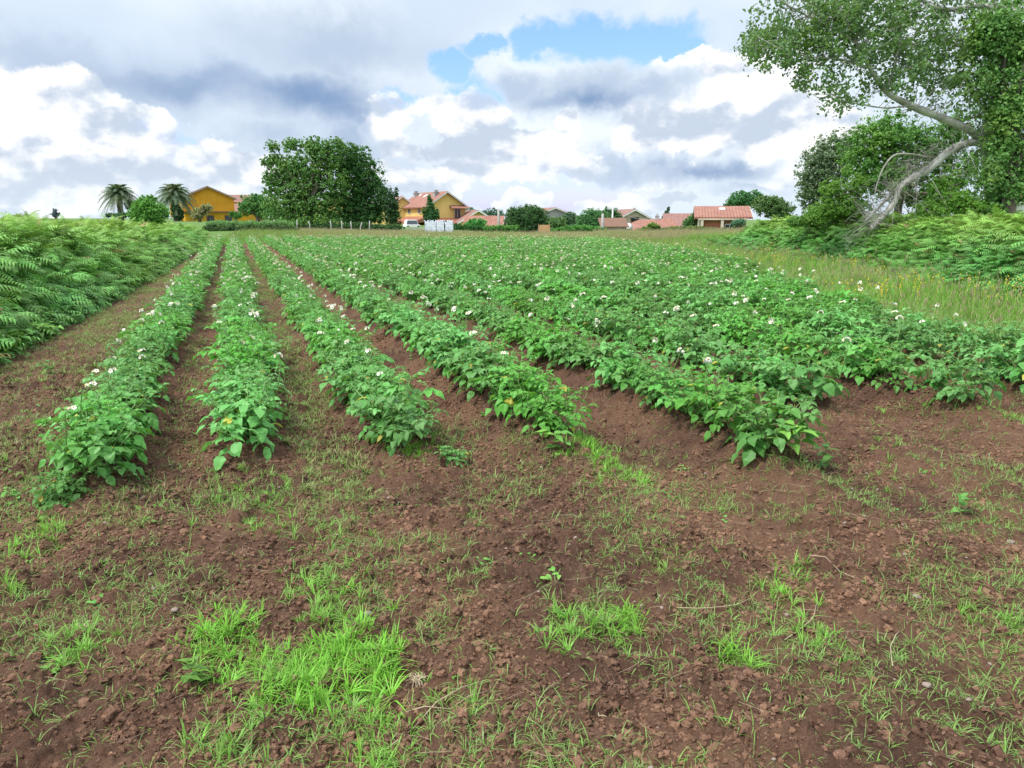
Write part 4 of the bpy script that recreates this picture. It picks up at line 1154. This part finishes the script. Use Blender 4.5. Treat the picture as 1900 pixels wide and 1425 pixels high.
palm_m = leafmat('palm_leaf', (.085, .14, .075), (.14, .20, .11), (.15, .18, .09), .5, .25, .4)
palm(220, 359, 125, 'date palm standing alone, leftmost on the skyline', 1, 33)
palm(323, 360, 120, 'date palm right beside the orange house', 2, 36)
tree('ivy_mound', 118, [(331, 392, 9, 14), (325, 385, 8, 12), (330, 400, 11, 8)], 329, 'dark ivy clothing the trunk foot of the right palm', 'ivy', (.03, .075, .035), (.04, .10, .045), None, 4000, .3)
tree('hedge_bush', 115, [(205, 399, 9, 4), (225, 399, 14, 5), (243, 399, 9, 4)], 220, 'low clipped hedge beneath the leftmost palm', 'hedge', (.035, .10, .045), (.05, .13, .055), None, 4000, .28)
tree('purple_tree', 128, [(242, 380, 12, 10), (250, 388, 9, 8)], 244, 'dark purplish tree behind the leftmost palm', 'tree', (.05, .04, .07), (.07, .055, .09), None, 2500, .32, sparse=.3)
tree('spiky_conifer', 150, [(102, 392, 4, 6), (103, 398, 8, 6)], 103, 'small grey conifer top peeping above the left bracken', 'tree', (.07, .09, .12), (.09, .11, .14), None, 900, .3)
tree('bare_shrub', 100, [(372, 395, 16, 11), (366, 400, 12, 9), (385, 385, 12, 8)], 370, 'feathery pale olive shrub in front of the orange house', 'shrub', (.20, .20, .09), (.26, .25, .12), None, 3500, .22, sparse=.2)
tree('shrub', 100, [(440, 400, 11, 6), (432, 398, 8, 6)], 437, 'small green shrub at the right corner of the orange house', 'shrub', (.05, .16, .035), (.07, .2, .045), None, 2500, .2)
tree('pine_sapling', 170, [(1237, 398, 5, 9), (1240, 388, 3, 6), (1234, 403, 7, 5)], 1237, 'thin tall conifer rising behind the long tiled roof', 'tree', (.04, .075, .065), (.06, .10, .08), None, 1500, .36)
tree('pine_sapling', 170, [(1305, 393, 6, 4), (1305, 388, 4, 4)], 1305, 'small umbrella-topped pine left of the brick porch house', 'tree', (.04, .085, .06), (.06, .11, .075), None, 1200, .36)


# hedges and bramble runs
def hedge(name, D, spans, label, cols, nleaf, size, seed=3, cat='hedge', depth=.5):
    tree(name, D, spans, sum(b[0] for b in spans) / len(spans), label, cat, *cols, nleaf, size, None, .03, .4, .22, seed=seed, depth=depth, ntr=4)


hedge('hedge', 54, [(x_, 423 + (x_ % 3), 13, 9) for x_ in range(388, 552, 11)], 'dark clipped hedge at the far left end of the potato rows', ((.035, .085, .035), (.06, .13, .045), (.075, .15, .045)), 26000, .09, depth=.8)
hedge('bramble', 57, [(x_, 412 + (x_ % 4), 13, 4) for x_ in range(395, 540, 14)], 'tall green weeds growing behind the far left hedge', ((.09, .19, .06), (.13, .23, .08), None), 8000, .12, cat='weeds', depth=2)
hedge('garden_hedge', 70, [(x_, 421 + .05 * (x_ - 830), 9, 6) for x_ in range(822, 912, 9)], 'trimmed dark green hedge between the yellow house and the small gable', ((.03, .11, .03), (.045, .14, .04), None), 12000, .12)
hedge('garden_hedge', 72, [(x_, 414, 7, 4) for x_ in range(822, 840, 6)], 'short piece of hedge right behind the white pallet stack', ((.03, .11, .03), (.045, .14, .04), None), 3000, .12)
hedge('bramble_thicket', 60, [(x_, 428 - 4 * math.sin((x_ - 1040) / 24.0), 12, 7) for x_ in range(1030, 1125, 9)], 'bright green bramble thicket left of the short utility pole', ((.06, .18, .035), (.09, .22, .05), None), 12000, .12)
hedge('bramble_thicket', 57, [(x_, 424, 9, 7) for x_ in range(905, 960, 9)], 'light green brambles left of the round dark tree', ((.08, .19, .045), (.11, .23, .055), None), 7000, .11)
hedge('bramble_thicket', 55, [(x_, 427 + 2 * math.sin(x_), 14, 6) for x_ in range(1190, 1440, 12)], 'olive green bramble hedge below the long tiled roof', ((.08, .15, .045), (.11, .19, .06), (.14, .2, .05)), 24000, .11, depth=1)
hedge('bramble_thicket', 53, [(1212, 420, 14, 7), (1200, 425, 14, 5)], 'yellow-green bush before the long tiled roof', ((.12, .20, .04), (.15, .24, .05), None), 4000, .11)
hedge('bramble_thicket', 28, [(x_, 412 + 3 * math.sin(x_ * .1), 26, 10) for x_ in range(1480, 1900, 24)], 'leafy undergrowth on the right bank at the feet of the trees', ((.07, .19, .035), (.11, .24, .05), (.13, .25, .045)), 40000, .085, depth=.9)
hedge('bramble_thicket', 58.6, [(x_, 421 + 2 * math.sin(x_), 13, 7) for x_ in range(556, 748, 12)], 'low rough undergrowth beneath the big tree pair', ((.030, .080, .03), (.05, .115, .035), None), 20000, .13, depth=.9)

# ------------------------------------------------------------------ buildings
def quadprism(mb, pts, y0, y1):
    """polygon pts (x,z) extruded from y0 to y1"""
    n = len(pts); V = [(x, y0, z) for x, z in pts] + [(x, y1, z) for x, z in pts]
    Q = [(i, (i + 1) % n, n + (i + 1) % n, n + i) for i in range(n)]
    T = [(0, i + 1, i) for i in range(1, n - 1)] + [(n, n + i, n + i + 1) for i in range(1, n - 1)]
    mb.add(V, Q, T)


def window(root, mat_f, x, y, z, w, h, face='front', glass='glass', shutter=False):
    """frame with pane; face front (-y), left (-x), right (+x)"""
    f = MB(); p = MB(); t = .08
    def bx(mb, a0, a1, d0, d1, z0, z1):
        if face == 'front': mb.box(a0, a1, y - d1, y - d0, z0, z1)
        elif face == 'left': mb.box(x - d1, x - d0, a0, a1, z0, z1)
        else: mb.box(x + d0, x + d1, a0, a1, z0, z1)
    c = x if face == 'front' else y
    for (a0, a1, z0, z1) in ((c - w / 2, c - w / 2 + t, z, z + h), (c + w / 2 - t, c + w / 2, z, z + h), (c - w / 2 + t, c + w / 2 - t, z, z + t), (c - w / 2 + t, c + w / 2 - t, z + h - t, z + h), (c - t / 3, c + t / 3, z + t, z + h - t)):
        bx(f, a0, a1, .005, .07, z0, z1)
    bx(p, c - w / 2 + t, c + w / 2 - t, .004, .03, z + t, z + h - t)
    fo = f.obj('window', M[mat_f], root); p.obj('pane', M[glass], fo)
    return fo


def house(name, label, cat, px, D, base, rot, w, L, eave, ridge, wall, roof, over=.45, wins=(), chim=(), fascia='frame', windows_mat='frame', zoff=0.0, hip=0.0):
    """gable (width w along x) faces -y; the ridge runs along +y for L; base = ground z; origin at the middle of the gable foot"""
    c, s = P(px, 405, D)
    g = base
    o = empty(name, (c[0], c[1], g), rot - YAW); tag(o, label, cat)
    mb = MB(); quadprism(mb, [(-w / 2, -1), (w / 2, -1), (w / 2, eave), (0, ridge - .12), (-w / 2, eave)] if not hip else [(-w / 2, -1), (w / 2, -1), (w / 2, eave - .15), (-w / 2, eave - .15)], 0, L); mb.obj('wall', M[wall], o)
    sl = (ridge - eave) / (w / 2); th = .16
    rb = MB(); xo = w / 2 + over; ze = eave - over * sl
    ph = [(0, ridge), (xo, ze), (xo, ze + th), (0, ridge + th), (-xo, ze + th), (-xo, ze)]
    V = []
    for yy in (-over, L + over):
        V += [(x, yy, z) for x, z in ph]
    if hip:
        for i in (0, 3): V[i] = (V[i][0], hip - over, V[i][2]); V[6 + i] = (V[6 + i][0], L + over - hip, V[6 + i][2])
    Q = [(0, 1, 7, 6), (1, 2, 8, 7), (2, 3, 9, 8), (3, 4, 10, 9), (4, 5, 11, 10), (5, 0, 6, 11), (0, 3, 2, 1), (0, 5, 4, 3), (6, 7, 8, 9), (6, 9, 10, 11)]
    rb.add(V, Q); ro = rb.obj('roof', M[roof], o)
    if not hip:
        fb = MB()
        for sg in (-1, 1):
            fb.add([(0, -over - .05, ridge - .1), (sg * xo, -over - .05, ze - .1), (sg * xo, -over - .05, ze + .12), (0, -over - .05, ridge + .12),
                    (0, -over - .005, ridge - .1), (sg * xo, -over - .005, ze - .1), (sg * xo, -over - .005, ze + .12), (0, -over - .005, ridge + .12)],
                   [(0, 1, 2, 3), (4, 7, 6, 5), (0, 4, 5, 1), (3, 2, 6, 7), (1, 5, 6, 2)])
        fb.obj('bargeboard', M[fascia], o)
    for (cx, cy, h) in chim:
        zr = ridge - abs(cx) * sl; cb = MB(); cb.box(cx - .35, cx + .35, cy - .3, cy + .3, zr - .4, zr + h); cb.box(cx - .42, cx + .42, cy - .37, cy + .37, zr + h + .002, zr + h + .12); cb.box(cx - .25, cx + .25, cy - .2, cy + .2, zr + h + .122, zr + h + .4)
        cb.obj('chimney', M['render_grey'], ro)
    for wn in wins: window(o, windows_mat, *wn)
    return o


R_ = math.radians


def skylight(h, x, y, w, l, W, eave, ridge):
    sl = (ridge - eave) / (W / 2); z = lambda xx: ridge + .16 - abs(xx) * sl; sg = -1 if x < 0 else 1
    V = [(x, y, z(x)), (x + sg * l, y, z(x + sg * l)), (x + sg * l, y + w, z(x + sg * l)), (x, y + w, z(x))]
    V = [(a_, b_, c_ + .02) for a_, b_, c_ in V] + [(a_, b_, c_ + .09) for a_, b_, c_ in V]
    m_ = MB(); m_.add(V, [(0, 1, 2, 3), (4, 7, 6, 5), (0, 4, 5, 1), (1, 5, 6, 2), (2, 6, 7, 3), (3, 7, 4, 0)]); m_.obj('skylight', M['render_white'], h)


# orange house with flat-roofed annexe
h = house('orange_house', 'bright orange two-storey gabled house with a low annexe beside the palm', 'house', 389, 130, .7, R_(27), 8.2, 11, 4.15, 5.95, 'render_orange', 'roofpink', .45, fascia='wood')
a = MB(); a.box(-4.0, 6.0, -3.2, -.01, -1.2, 1.75); a.obj('annexe', M['render_orange'], h)
a = MB(); a.box(-4.3, 5.9, -3.6, -.012, 1.752, 1.95); a.obj('annexe_roof', M['brownframe'], h)
a = MB(); a.box(6.0, 6.8, -3.6, -.6, 1.752, 1.85); a.obj('annexe_eave', M['frame'], h)
window(h, 'brownframe', -.2, -3.2, .25, 1.15, 1.05); window(h, 'brownframe', 2.6, -3.2, .25, 1.15, 1.05)
a = MB(); a.box(4.12, 5.2, 1.0, 3.0, 3.3, 3.55); a.obj('side_canopy', M['render_orange'], h)
a = MB(); a.box(-5.7, -4.12, 1.2, 6, 1.0, 1.35); a.box(-5.7, -5.55, 1.2, 6, 1.352, 2.1)
for yy in (1.3, 3.5, 5.7): a.box(-5.68, -5.48, yy, yy + .2, 2.1, 4.0)
a.obj('balcony', M['render_orange'], h); window(h, 'frame', -4.1, 2.4, 1.6, 1.3, 2.0, 'left')
a = MB(); a.box(-.9, 2.2, -5.4, -5.1, -1, .15); o = a.obj('garden_wall', M['concrete'], None); o.location = h.location; o.rotation_euler = h.rotation_euler; tag(o, 'low grey garden wall in front of the orange house', 'wall')
house('terraced_house', 'long house with faded pinkish tiled roof and chimneys behind the orange house', 'house', 475, 150, .3, R_(84), 9, 14, 2.5, 5.5, 'render_orange', 'roofpink', .4, chim=[(-.6, 9.8, .7), (-.6, 8.6, .6)])
house('orange_row_house', 'orange house glimpsed between the trunks of the big tree', 'house', 640, 110, .3, R_(5), 12, 8, 2.8, 4.5, 'render_yellow', 'roof', .4, wins=[(-3, 0, 1, 1, 1.1), (0, 0, 1, 1, 1.1), (3, 0, 1, 1, 1.1)])
# yellow house
h = house('yellow_house', 'pale yellow two-storey house with a long red tiled roof and corner balcony', 'house', 829, 118, .2, R_(30), 6.4, 10.5, 3.15, 5.2, 'render_yellow', 'roof', .5, chim=[(-1.0, 1.6, .6), (-.9, 9.6, .6)], wins=[(-3.2, 3.0, 2.0, 1.0, .9, 'left'), (-3.2, 7, 2.0, 1.2, .9, 'left')])
skylight(h, -.7, 5.2, .7, .6, 6.4, 3.15, 5.2); skylight(h, -.5, 8.0, .5, .4, 6.4, 3.15, 5.2)
a = MB(); a.box(1.3, 2.3, -.05, -.01, 1.1, 2.75); a.obj('balcony_door', M['glass'], h)
a = MB(); a.box(1.25, 1.32, -.1, -.052, 1.05, 2.85); a.box(2.28, 2.35, -.1, -.052, 1.05, 2.85); a.box(1.77, 1.83, -.1, -.052, 1.05, 2.85); a.obj('door_frame', M['frame'], h)
a = MB(); a.box(.7, 3.3, -.9, -.01, .85, 1.0)
for k in range(14): a.box(.72 + k * .195, .745 + k * .195, -.88, -.85, 1.0, 1.8)
a.box(.7, 3.3, -.9, -.83, 1.8, 1.86); a.obj('balcony', M['brownframe'], h)
a = MB(); a.add([(.5, -1.1, 2.85), (3.5, -1.1, 2.85), (3.5, -.01, 3.3), (.5, -.01, 3.3), (.5, -1.1, 2.75), (3.5, -1.1, 2.75), (3.5, -.01, 2.8), (.5, -.01, 2.8)], [(0, 1, 2, 3), (4, 7, 6, 5), (0, 4, 5, 1), (1, 5, 6, 2), (3, 7, 4, 0)]); a.obj('door_canopy', M['roof'], h)
a = MB(); a.add([(-3.0, -2.2, .55), (2.0, -2.2, .55), (2.0, -.01, 1.35), (-3.0, -.01, 1.35), (-3.0, -2.2, .4), (2.0, -2.2, .4), (2.0, -.01, .5), (-3, -.01, .5)], [(0, 1, 2, 3), (4, 7, 6, 5), (0, 4, 5, 1), (1, 5, 6, 2), (3, 7, 4, 0)]); a.obj('porch_roof', M['roofbright'], h)
a = MB(); a.add([(-5.9, 0, .7), (-5.9, 8, .7), (-3.21, 8, 1.6), (-3.21, 0, 1.6), (-5.9, 0, .55), (-5.9, 8, .55), (-3.21, 8, .8), (-3.21, 0, .8)], [(0, 1, 2, 3), (4, 7, 6, 5), (0, 3, 7, 4), (1, 5, 6, 2), (0, 4, 5, 1)]); a.obj('lean_to_roof', M['roofbright'], h)
a = MB()
for yy in (.3, 2.8, 5.3, 7.5): a.box(-5.6, -5.35, yy, yy + .25, -1, .56)
a.obj('lean_to_post', M['render_yellow'], h)
h = house('yellow_wing', 'yellow side wing with red roof half hidden by the dark evergreen', 'house', 748, 124, .2, R_(14), 7, 9, 2.0, 4.7, 'render_yellow', 'roof', .4, wins=[(2.2, 0, .3, 1.2, 1.2)])
a = MB(); a.box(1.0, 3.6, -.25, -.01, .9, 1.1); a.obj('balcony', M['frame'], h)
h = house('garden_house', 'small yellow-gabled bungalow with white bargeboards behind the round shrub', 'house', 887, 115, -.9, R_(14), 5.4, 9, 1.35 + .6, 3.0 + .5, 'render_yellow', 'roofpink', .5, fascia='render_white', wins=[(1.3, 0, .6, .8, .9)])
house('far_house', 'faded red roofed house left behind the small gable', 'house', 850, 128, -1.2, R_(80), 6, 7, 1.9, 3.9, 'render_cream', 'roofpink', .4)
house('red_roof_shed', 'little red-roofed shed right of the left utility pole', 'shed', 932, 100, -1.2, R_(84), 5, 4.6, 1.3, 2.9, 'render_cream', 'roof', .3)
house('grey_house', 'grey rendered gable house showing above the trees at centre', 'house', 1030, 140, -1.0, R_(12), 8, 8, 2.9, 4.3, 'render_grey', 'roofpink', .4)
# old garden wall and a car parked behind it in front of the yellow house
c, s = P(762, 424, 74); a = MB(); wl_ = 3.6
for i in range(9): a.box(-wl_ / 2 + i * .4, -wl_ / 2 + i * .4 + .395, -.12, .12, -1.5, .02 + .03 * (i % 3))
o = a.obj('stone_wall', M['concrete']); o.location = (c[0], c[1], c[2]); o.rotation_euler = (0, 0, -YAW); tag(o, 'low grey stone wall left of the white pallet stacks', 'wall')
c, s = P(767, 426, 92); o = empty('parked_car', (c[0], c[1], c[2] - .35), -YAW + .25); tag(o, 'whitish car parked nose-on between the dark evergreen and the yellow house', 'car')
a = MB(); quadprism(a, [(-.82, .28), (.82, .28), (.86, .55), (.84, .82), (.74, .95), (-.74, .95), (-.84, .82), (-.86, .55)], 0, 3.9); quadprism(a, [(-.74, .952), (.74, .952), (.60, 1.42), (.50, 1.50), (-.50, 1.50), (-.60, 1.42)], 1.05, 3.5); a.obj('body', M['render_white'], o)
a = MB(); a.add([(-.66, .97, .98), (.66, .97, .98), (.55, 1.04, 1.40), (-.55, 1.04, 1.40)], [(0, 1, 2, 3)]); a.obj('windscreen', M['glass'], o)
for sx in (-1, 1):
    for yy in (.75, 3.1):
        a = MB(); a.tube([(sx * .70, yy, .30), (sx * .88, yy, .30)], [.31, .31], 14); a.obj('wheel', M['dark'], o)
    a = MB(); a.box(sx * .62 - .13, sx * .62 + .13, -.03, -.002, .62, .78); a.obj('headlight', M['glass'], o)
# long bungalow roof and neighbours
house('long_bungalow', 'long low bungalow under a wide red hipped tile roof', 'house', 1262, 88, -2.2, R_(84), 9.5, 7.6, 2.2, 3.45, 'render_grey', 'roof', .5, hip=3.6)
h = house('attic_house', 'cream house with a small twin-window attic gable behind the long roof', 'house', 1177, 112, -2.3, R_(10), 7.5, 10, 3.1, 5.0, 'render_cream', 'roofpink', .4)
window(h, 'brownframe', .1, 0, 3.0, 1.3, 1.0, 'front', 'dark')
house('hip_house', 'red hip-roofed house with rooftop vents behind the bungalow', 'house', 1200, 135, -3.2, R_(84), 8, 8, 3.5, 5.6, 'render_cream', 'roofpink', .4, chim=[(0, 2.2, .5), (0, 5.5, .5)], hip=2)
house('red_roof_house', 'red-roofed house between the bungalow and the clipped shrub', 'house', 1268, 120, -3.7, R_(78), 8, 9, 3.2, 5.0, 'render_white', 'roof', .4, chim=[(0, 4, .5)], hip=2.5)
house('far_gable_house', 'distant house whose red roof slopes up beside the umbrella pine', 'house', 1312, 150, -3.9, R_(80), 9, 8, 3.8, 6.2, 'render_white', 'roofpink', .5)
h = house('brick_porch_house', 'single-storey house with red roof and a recessed brick porch', 'house', 1379, 66, -.9, R_(78), 6.2, 3.7, 2.5, 3.3, 'render_cream', 'roof', .45)
skylight(h, -.9, 1.6, .5, .5, 6.2, 2.5, 3.3)
a = MB(); a.box(-3.35, -3.11, .2, 3.6, -.5, 2.3); a.obj('porch_wall', M['brickwall'], h)
a = MB()
for yy in (.1, 1.8, 3.4): a.box(-3.75, -3.5, yy, yy + .22, -.5, 2.3)
a.box(-3.78, -3.48, -.1, 3.8, 2.302, 2.42); a.obj('porch_post', M['render_cream'], h)
window(h, 'frame', -3.35, 1.3, 1.2, .8, .8, 'left')
o = house('edge_house', 'white house with dark red roof cut by the right edge', 'house', 1905, 60, 0, R_(-10), 5, 6, 1.9, 3.2, 'render_white', 'roof', .4)

# ------------------------------------------------------------------ small things at the far edge
c, s = P(816, 436, 55); g = tz(c[0], c[1])
for k, (px, wd, lab) in enumerate([(800, .82, 'white plastic-wrapped block stack, left of the three by the far edge'), (818, .55, 'white plastic-wrapped block stack, middle of the three by the far edge'), (834, .55, 'white plastic-wrapped block stack, right of the three by the far edge')]):
    c, s = P(px, 436, 55); o = empty('pallet_stack', (c[0], c[1], tz(c[0], c[1]) + .0), -YAW); tag(o, lab, 'pallet', 'wrapped pallets at the far field edge')
    a = MB()
    for i in range(3): a.box(-wd / 2 + .02, wd / 2 - .02, -.4 + i * .36, -.3 + i * .36, 0, .1)
    a.box(-wd / 2, wd / 2, -.42, .42, .102, .13); a.obj('pallet', M['wood'], o)
    a = MB()
    for i in range(4):
        j = rng.normal(0, .008); a.box(-wd / 2 + .01 + j, wd / 2 - .01 + j, -.4, .4, .132 + i * .19, .132 + i * .19 + .182)
    a.obj('wrapped_load', M['plastic'], o)
    a = MB()
    for i in range(14):
        x0 = rng.uniform(-wd / 2, wd / 2); a.tube([(x0, rng.uniform(-.3, .3), .88), (x0 + rng.normal(0, .08), 0, .96 + rng.uniform(0, .05))], [.03, .01], 4)
    a.obj('loose_wrap', M['plastic'], o)
fx = [(510, 'first'), (551, 'second'), (575, 'third'), (614, 'fourth'), (634, 'fifth'), (652, 'sixth'), (670, 'seventh'), (687, 'eighth')]
for px, od in fx:
    c, s = P(px, 428, 57); z = tz(c[0], c[1]); a = MB(); hgt = .78 + rng.uniform(-.05, .1); a.tube([(0, 0, -.2), (rng.normal(0, .02), 0, .4), (rng.normal(0, .03), 0, hgt)], [.045, .042, .036], 6)
    o = a.obj('fence_post', M['concrete'], None, True); o.location = (c[0], c[1], z); tag(o, 'pale wooden fence post below the big trees, %s of the eight from the left' % od, 'post', 'pale fence posts below the big trees')


def pole(px, D, top, r, mat, lab, arm=False):
    c, s = P(px, top, D); g = tz(c[0], c[1]); o = empty('utility_pole', (c[0], c[1], g), -YAW); tag(o, lab, 'pole', 'utility poles')
    a = MB(); a.tube([(0, 0, -.2), (0, 0, (c[2] - g) / 2), (0, 0, c[2] - g)], [r, r * .85, r * .7], 8); a.obj('shaft', M[mat], o, True)
    if arm:
        a = MB(); a.box(-.5, .5, -.04, .04, c[2] - g - .25, c[2] - g - .17)
        for q in (-.45, -.15, .15, .45): a.box(q - .03, q + .03, -.03, .03, c[2] - g - .168, c[2] - g - .05)
        a.obj('crossarm', M['metal'], o)
    return np.array([c[0], c[1], c[2]])


p1 = pole(925, 80, 388, .16, 'concrete', 'concrete utility pole between the small gable and the round tree')
p2 = pole(1118.5, 62, 397, .15, 'concrete', 'short thick concrete pole left of the metal pole')
p3 = pole(1137, 75, 384, .10, 'render_white', 'slim pale metal pole with crossarm behind the short pole', True)
c4, _ = P(1210, 404, 115); 
for q, (A_, B_, lab) in enumerate([(p3, c4 + [0, 0, .2], 'overhead cable running right from the metal pole to the attic house')]):
    t = np.linspace(0, 1, 14)[:, None]; w_ = A_ * (1 - t) + B_ * t; w_[:, 2] -= (4 * t * (1 - t))[:, 0] * .7; a = MB(); a.tube(w_ - A_, .025, 4); o = a.obj('overhead_cable', M['metal']); o.location = A_; tag(o, lab, 'cable')
c, s = P(1010, 432, 57); g = tz(c[0], c[1]); a = MB(); a.box(-.42, .38, -.05, .05, -.1, .72); a.box(-.45, -.42, -.07, .07, -.1, .8); a.box(.38, .41, -.07, .07, -.1, .8); o = a.obj('tan_board', M['tan']); o.location = (c[0], c[1], g); o.rotation_euler = (0, 0, -YAW); tag(o, 'tan board panel beside the foot of the round dark tree', 'board')
# low walls, shed roof sheets and satellite dish near the bungalow
c, s = P(1138, 425, 70); a = MB(); a.box(-1.0, 1.2, 0, 2, -3, -.02); o = empty('grey_shed', (c[0], c[1], c[2] + .25), -YAW); a.obj('wall', M['render_grey'], o)
a = MB(); a.add([(-1.2, -.2, -.02), (1.4, -.2, -.02), (1.4, 2.2, .75), (-1.2, 2.2, .75), (-1.2, -.2, -.1), (1.4, -.2, -.1), (1.4, 2.2, .67), (-1.2, 2.2, .67)], [(0, 1, 2, 3), (4, 7, 6, 5), (0, 4, 5, 1), (1, 5, 6, 2), (2, 6, 7, 3), (3, 7, 4, 0)]); a.obj('roof', M['brownframe'], o); tag(o, 'small shed with brown-grey sheet roof right behind the short pole', 'shed')
c, s = P(1166, 422, 74); o = empty('satellite_dish', c, -YAW); tag(o, 'white satellite dish below the left eave of the long bungalow', 'satellite dish')
a = MB(); a.tube([(0, 0, 0), (0, -.08, .02)], [.12, .42], 14); a.tube([(0, -.08, .02), (0, -.45, -.1)], [.015, .012], 4); a.obj('dish', M['render_white'], o, True); a = MB(); a.tube([(0, .05, 0), (0, .1, -.5), (0, .1, -2.5)], .04, 6); a.obj('mast', M['metal'], o)
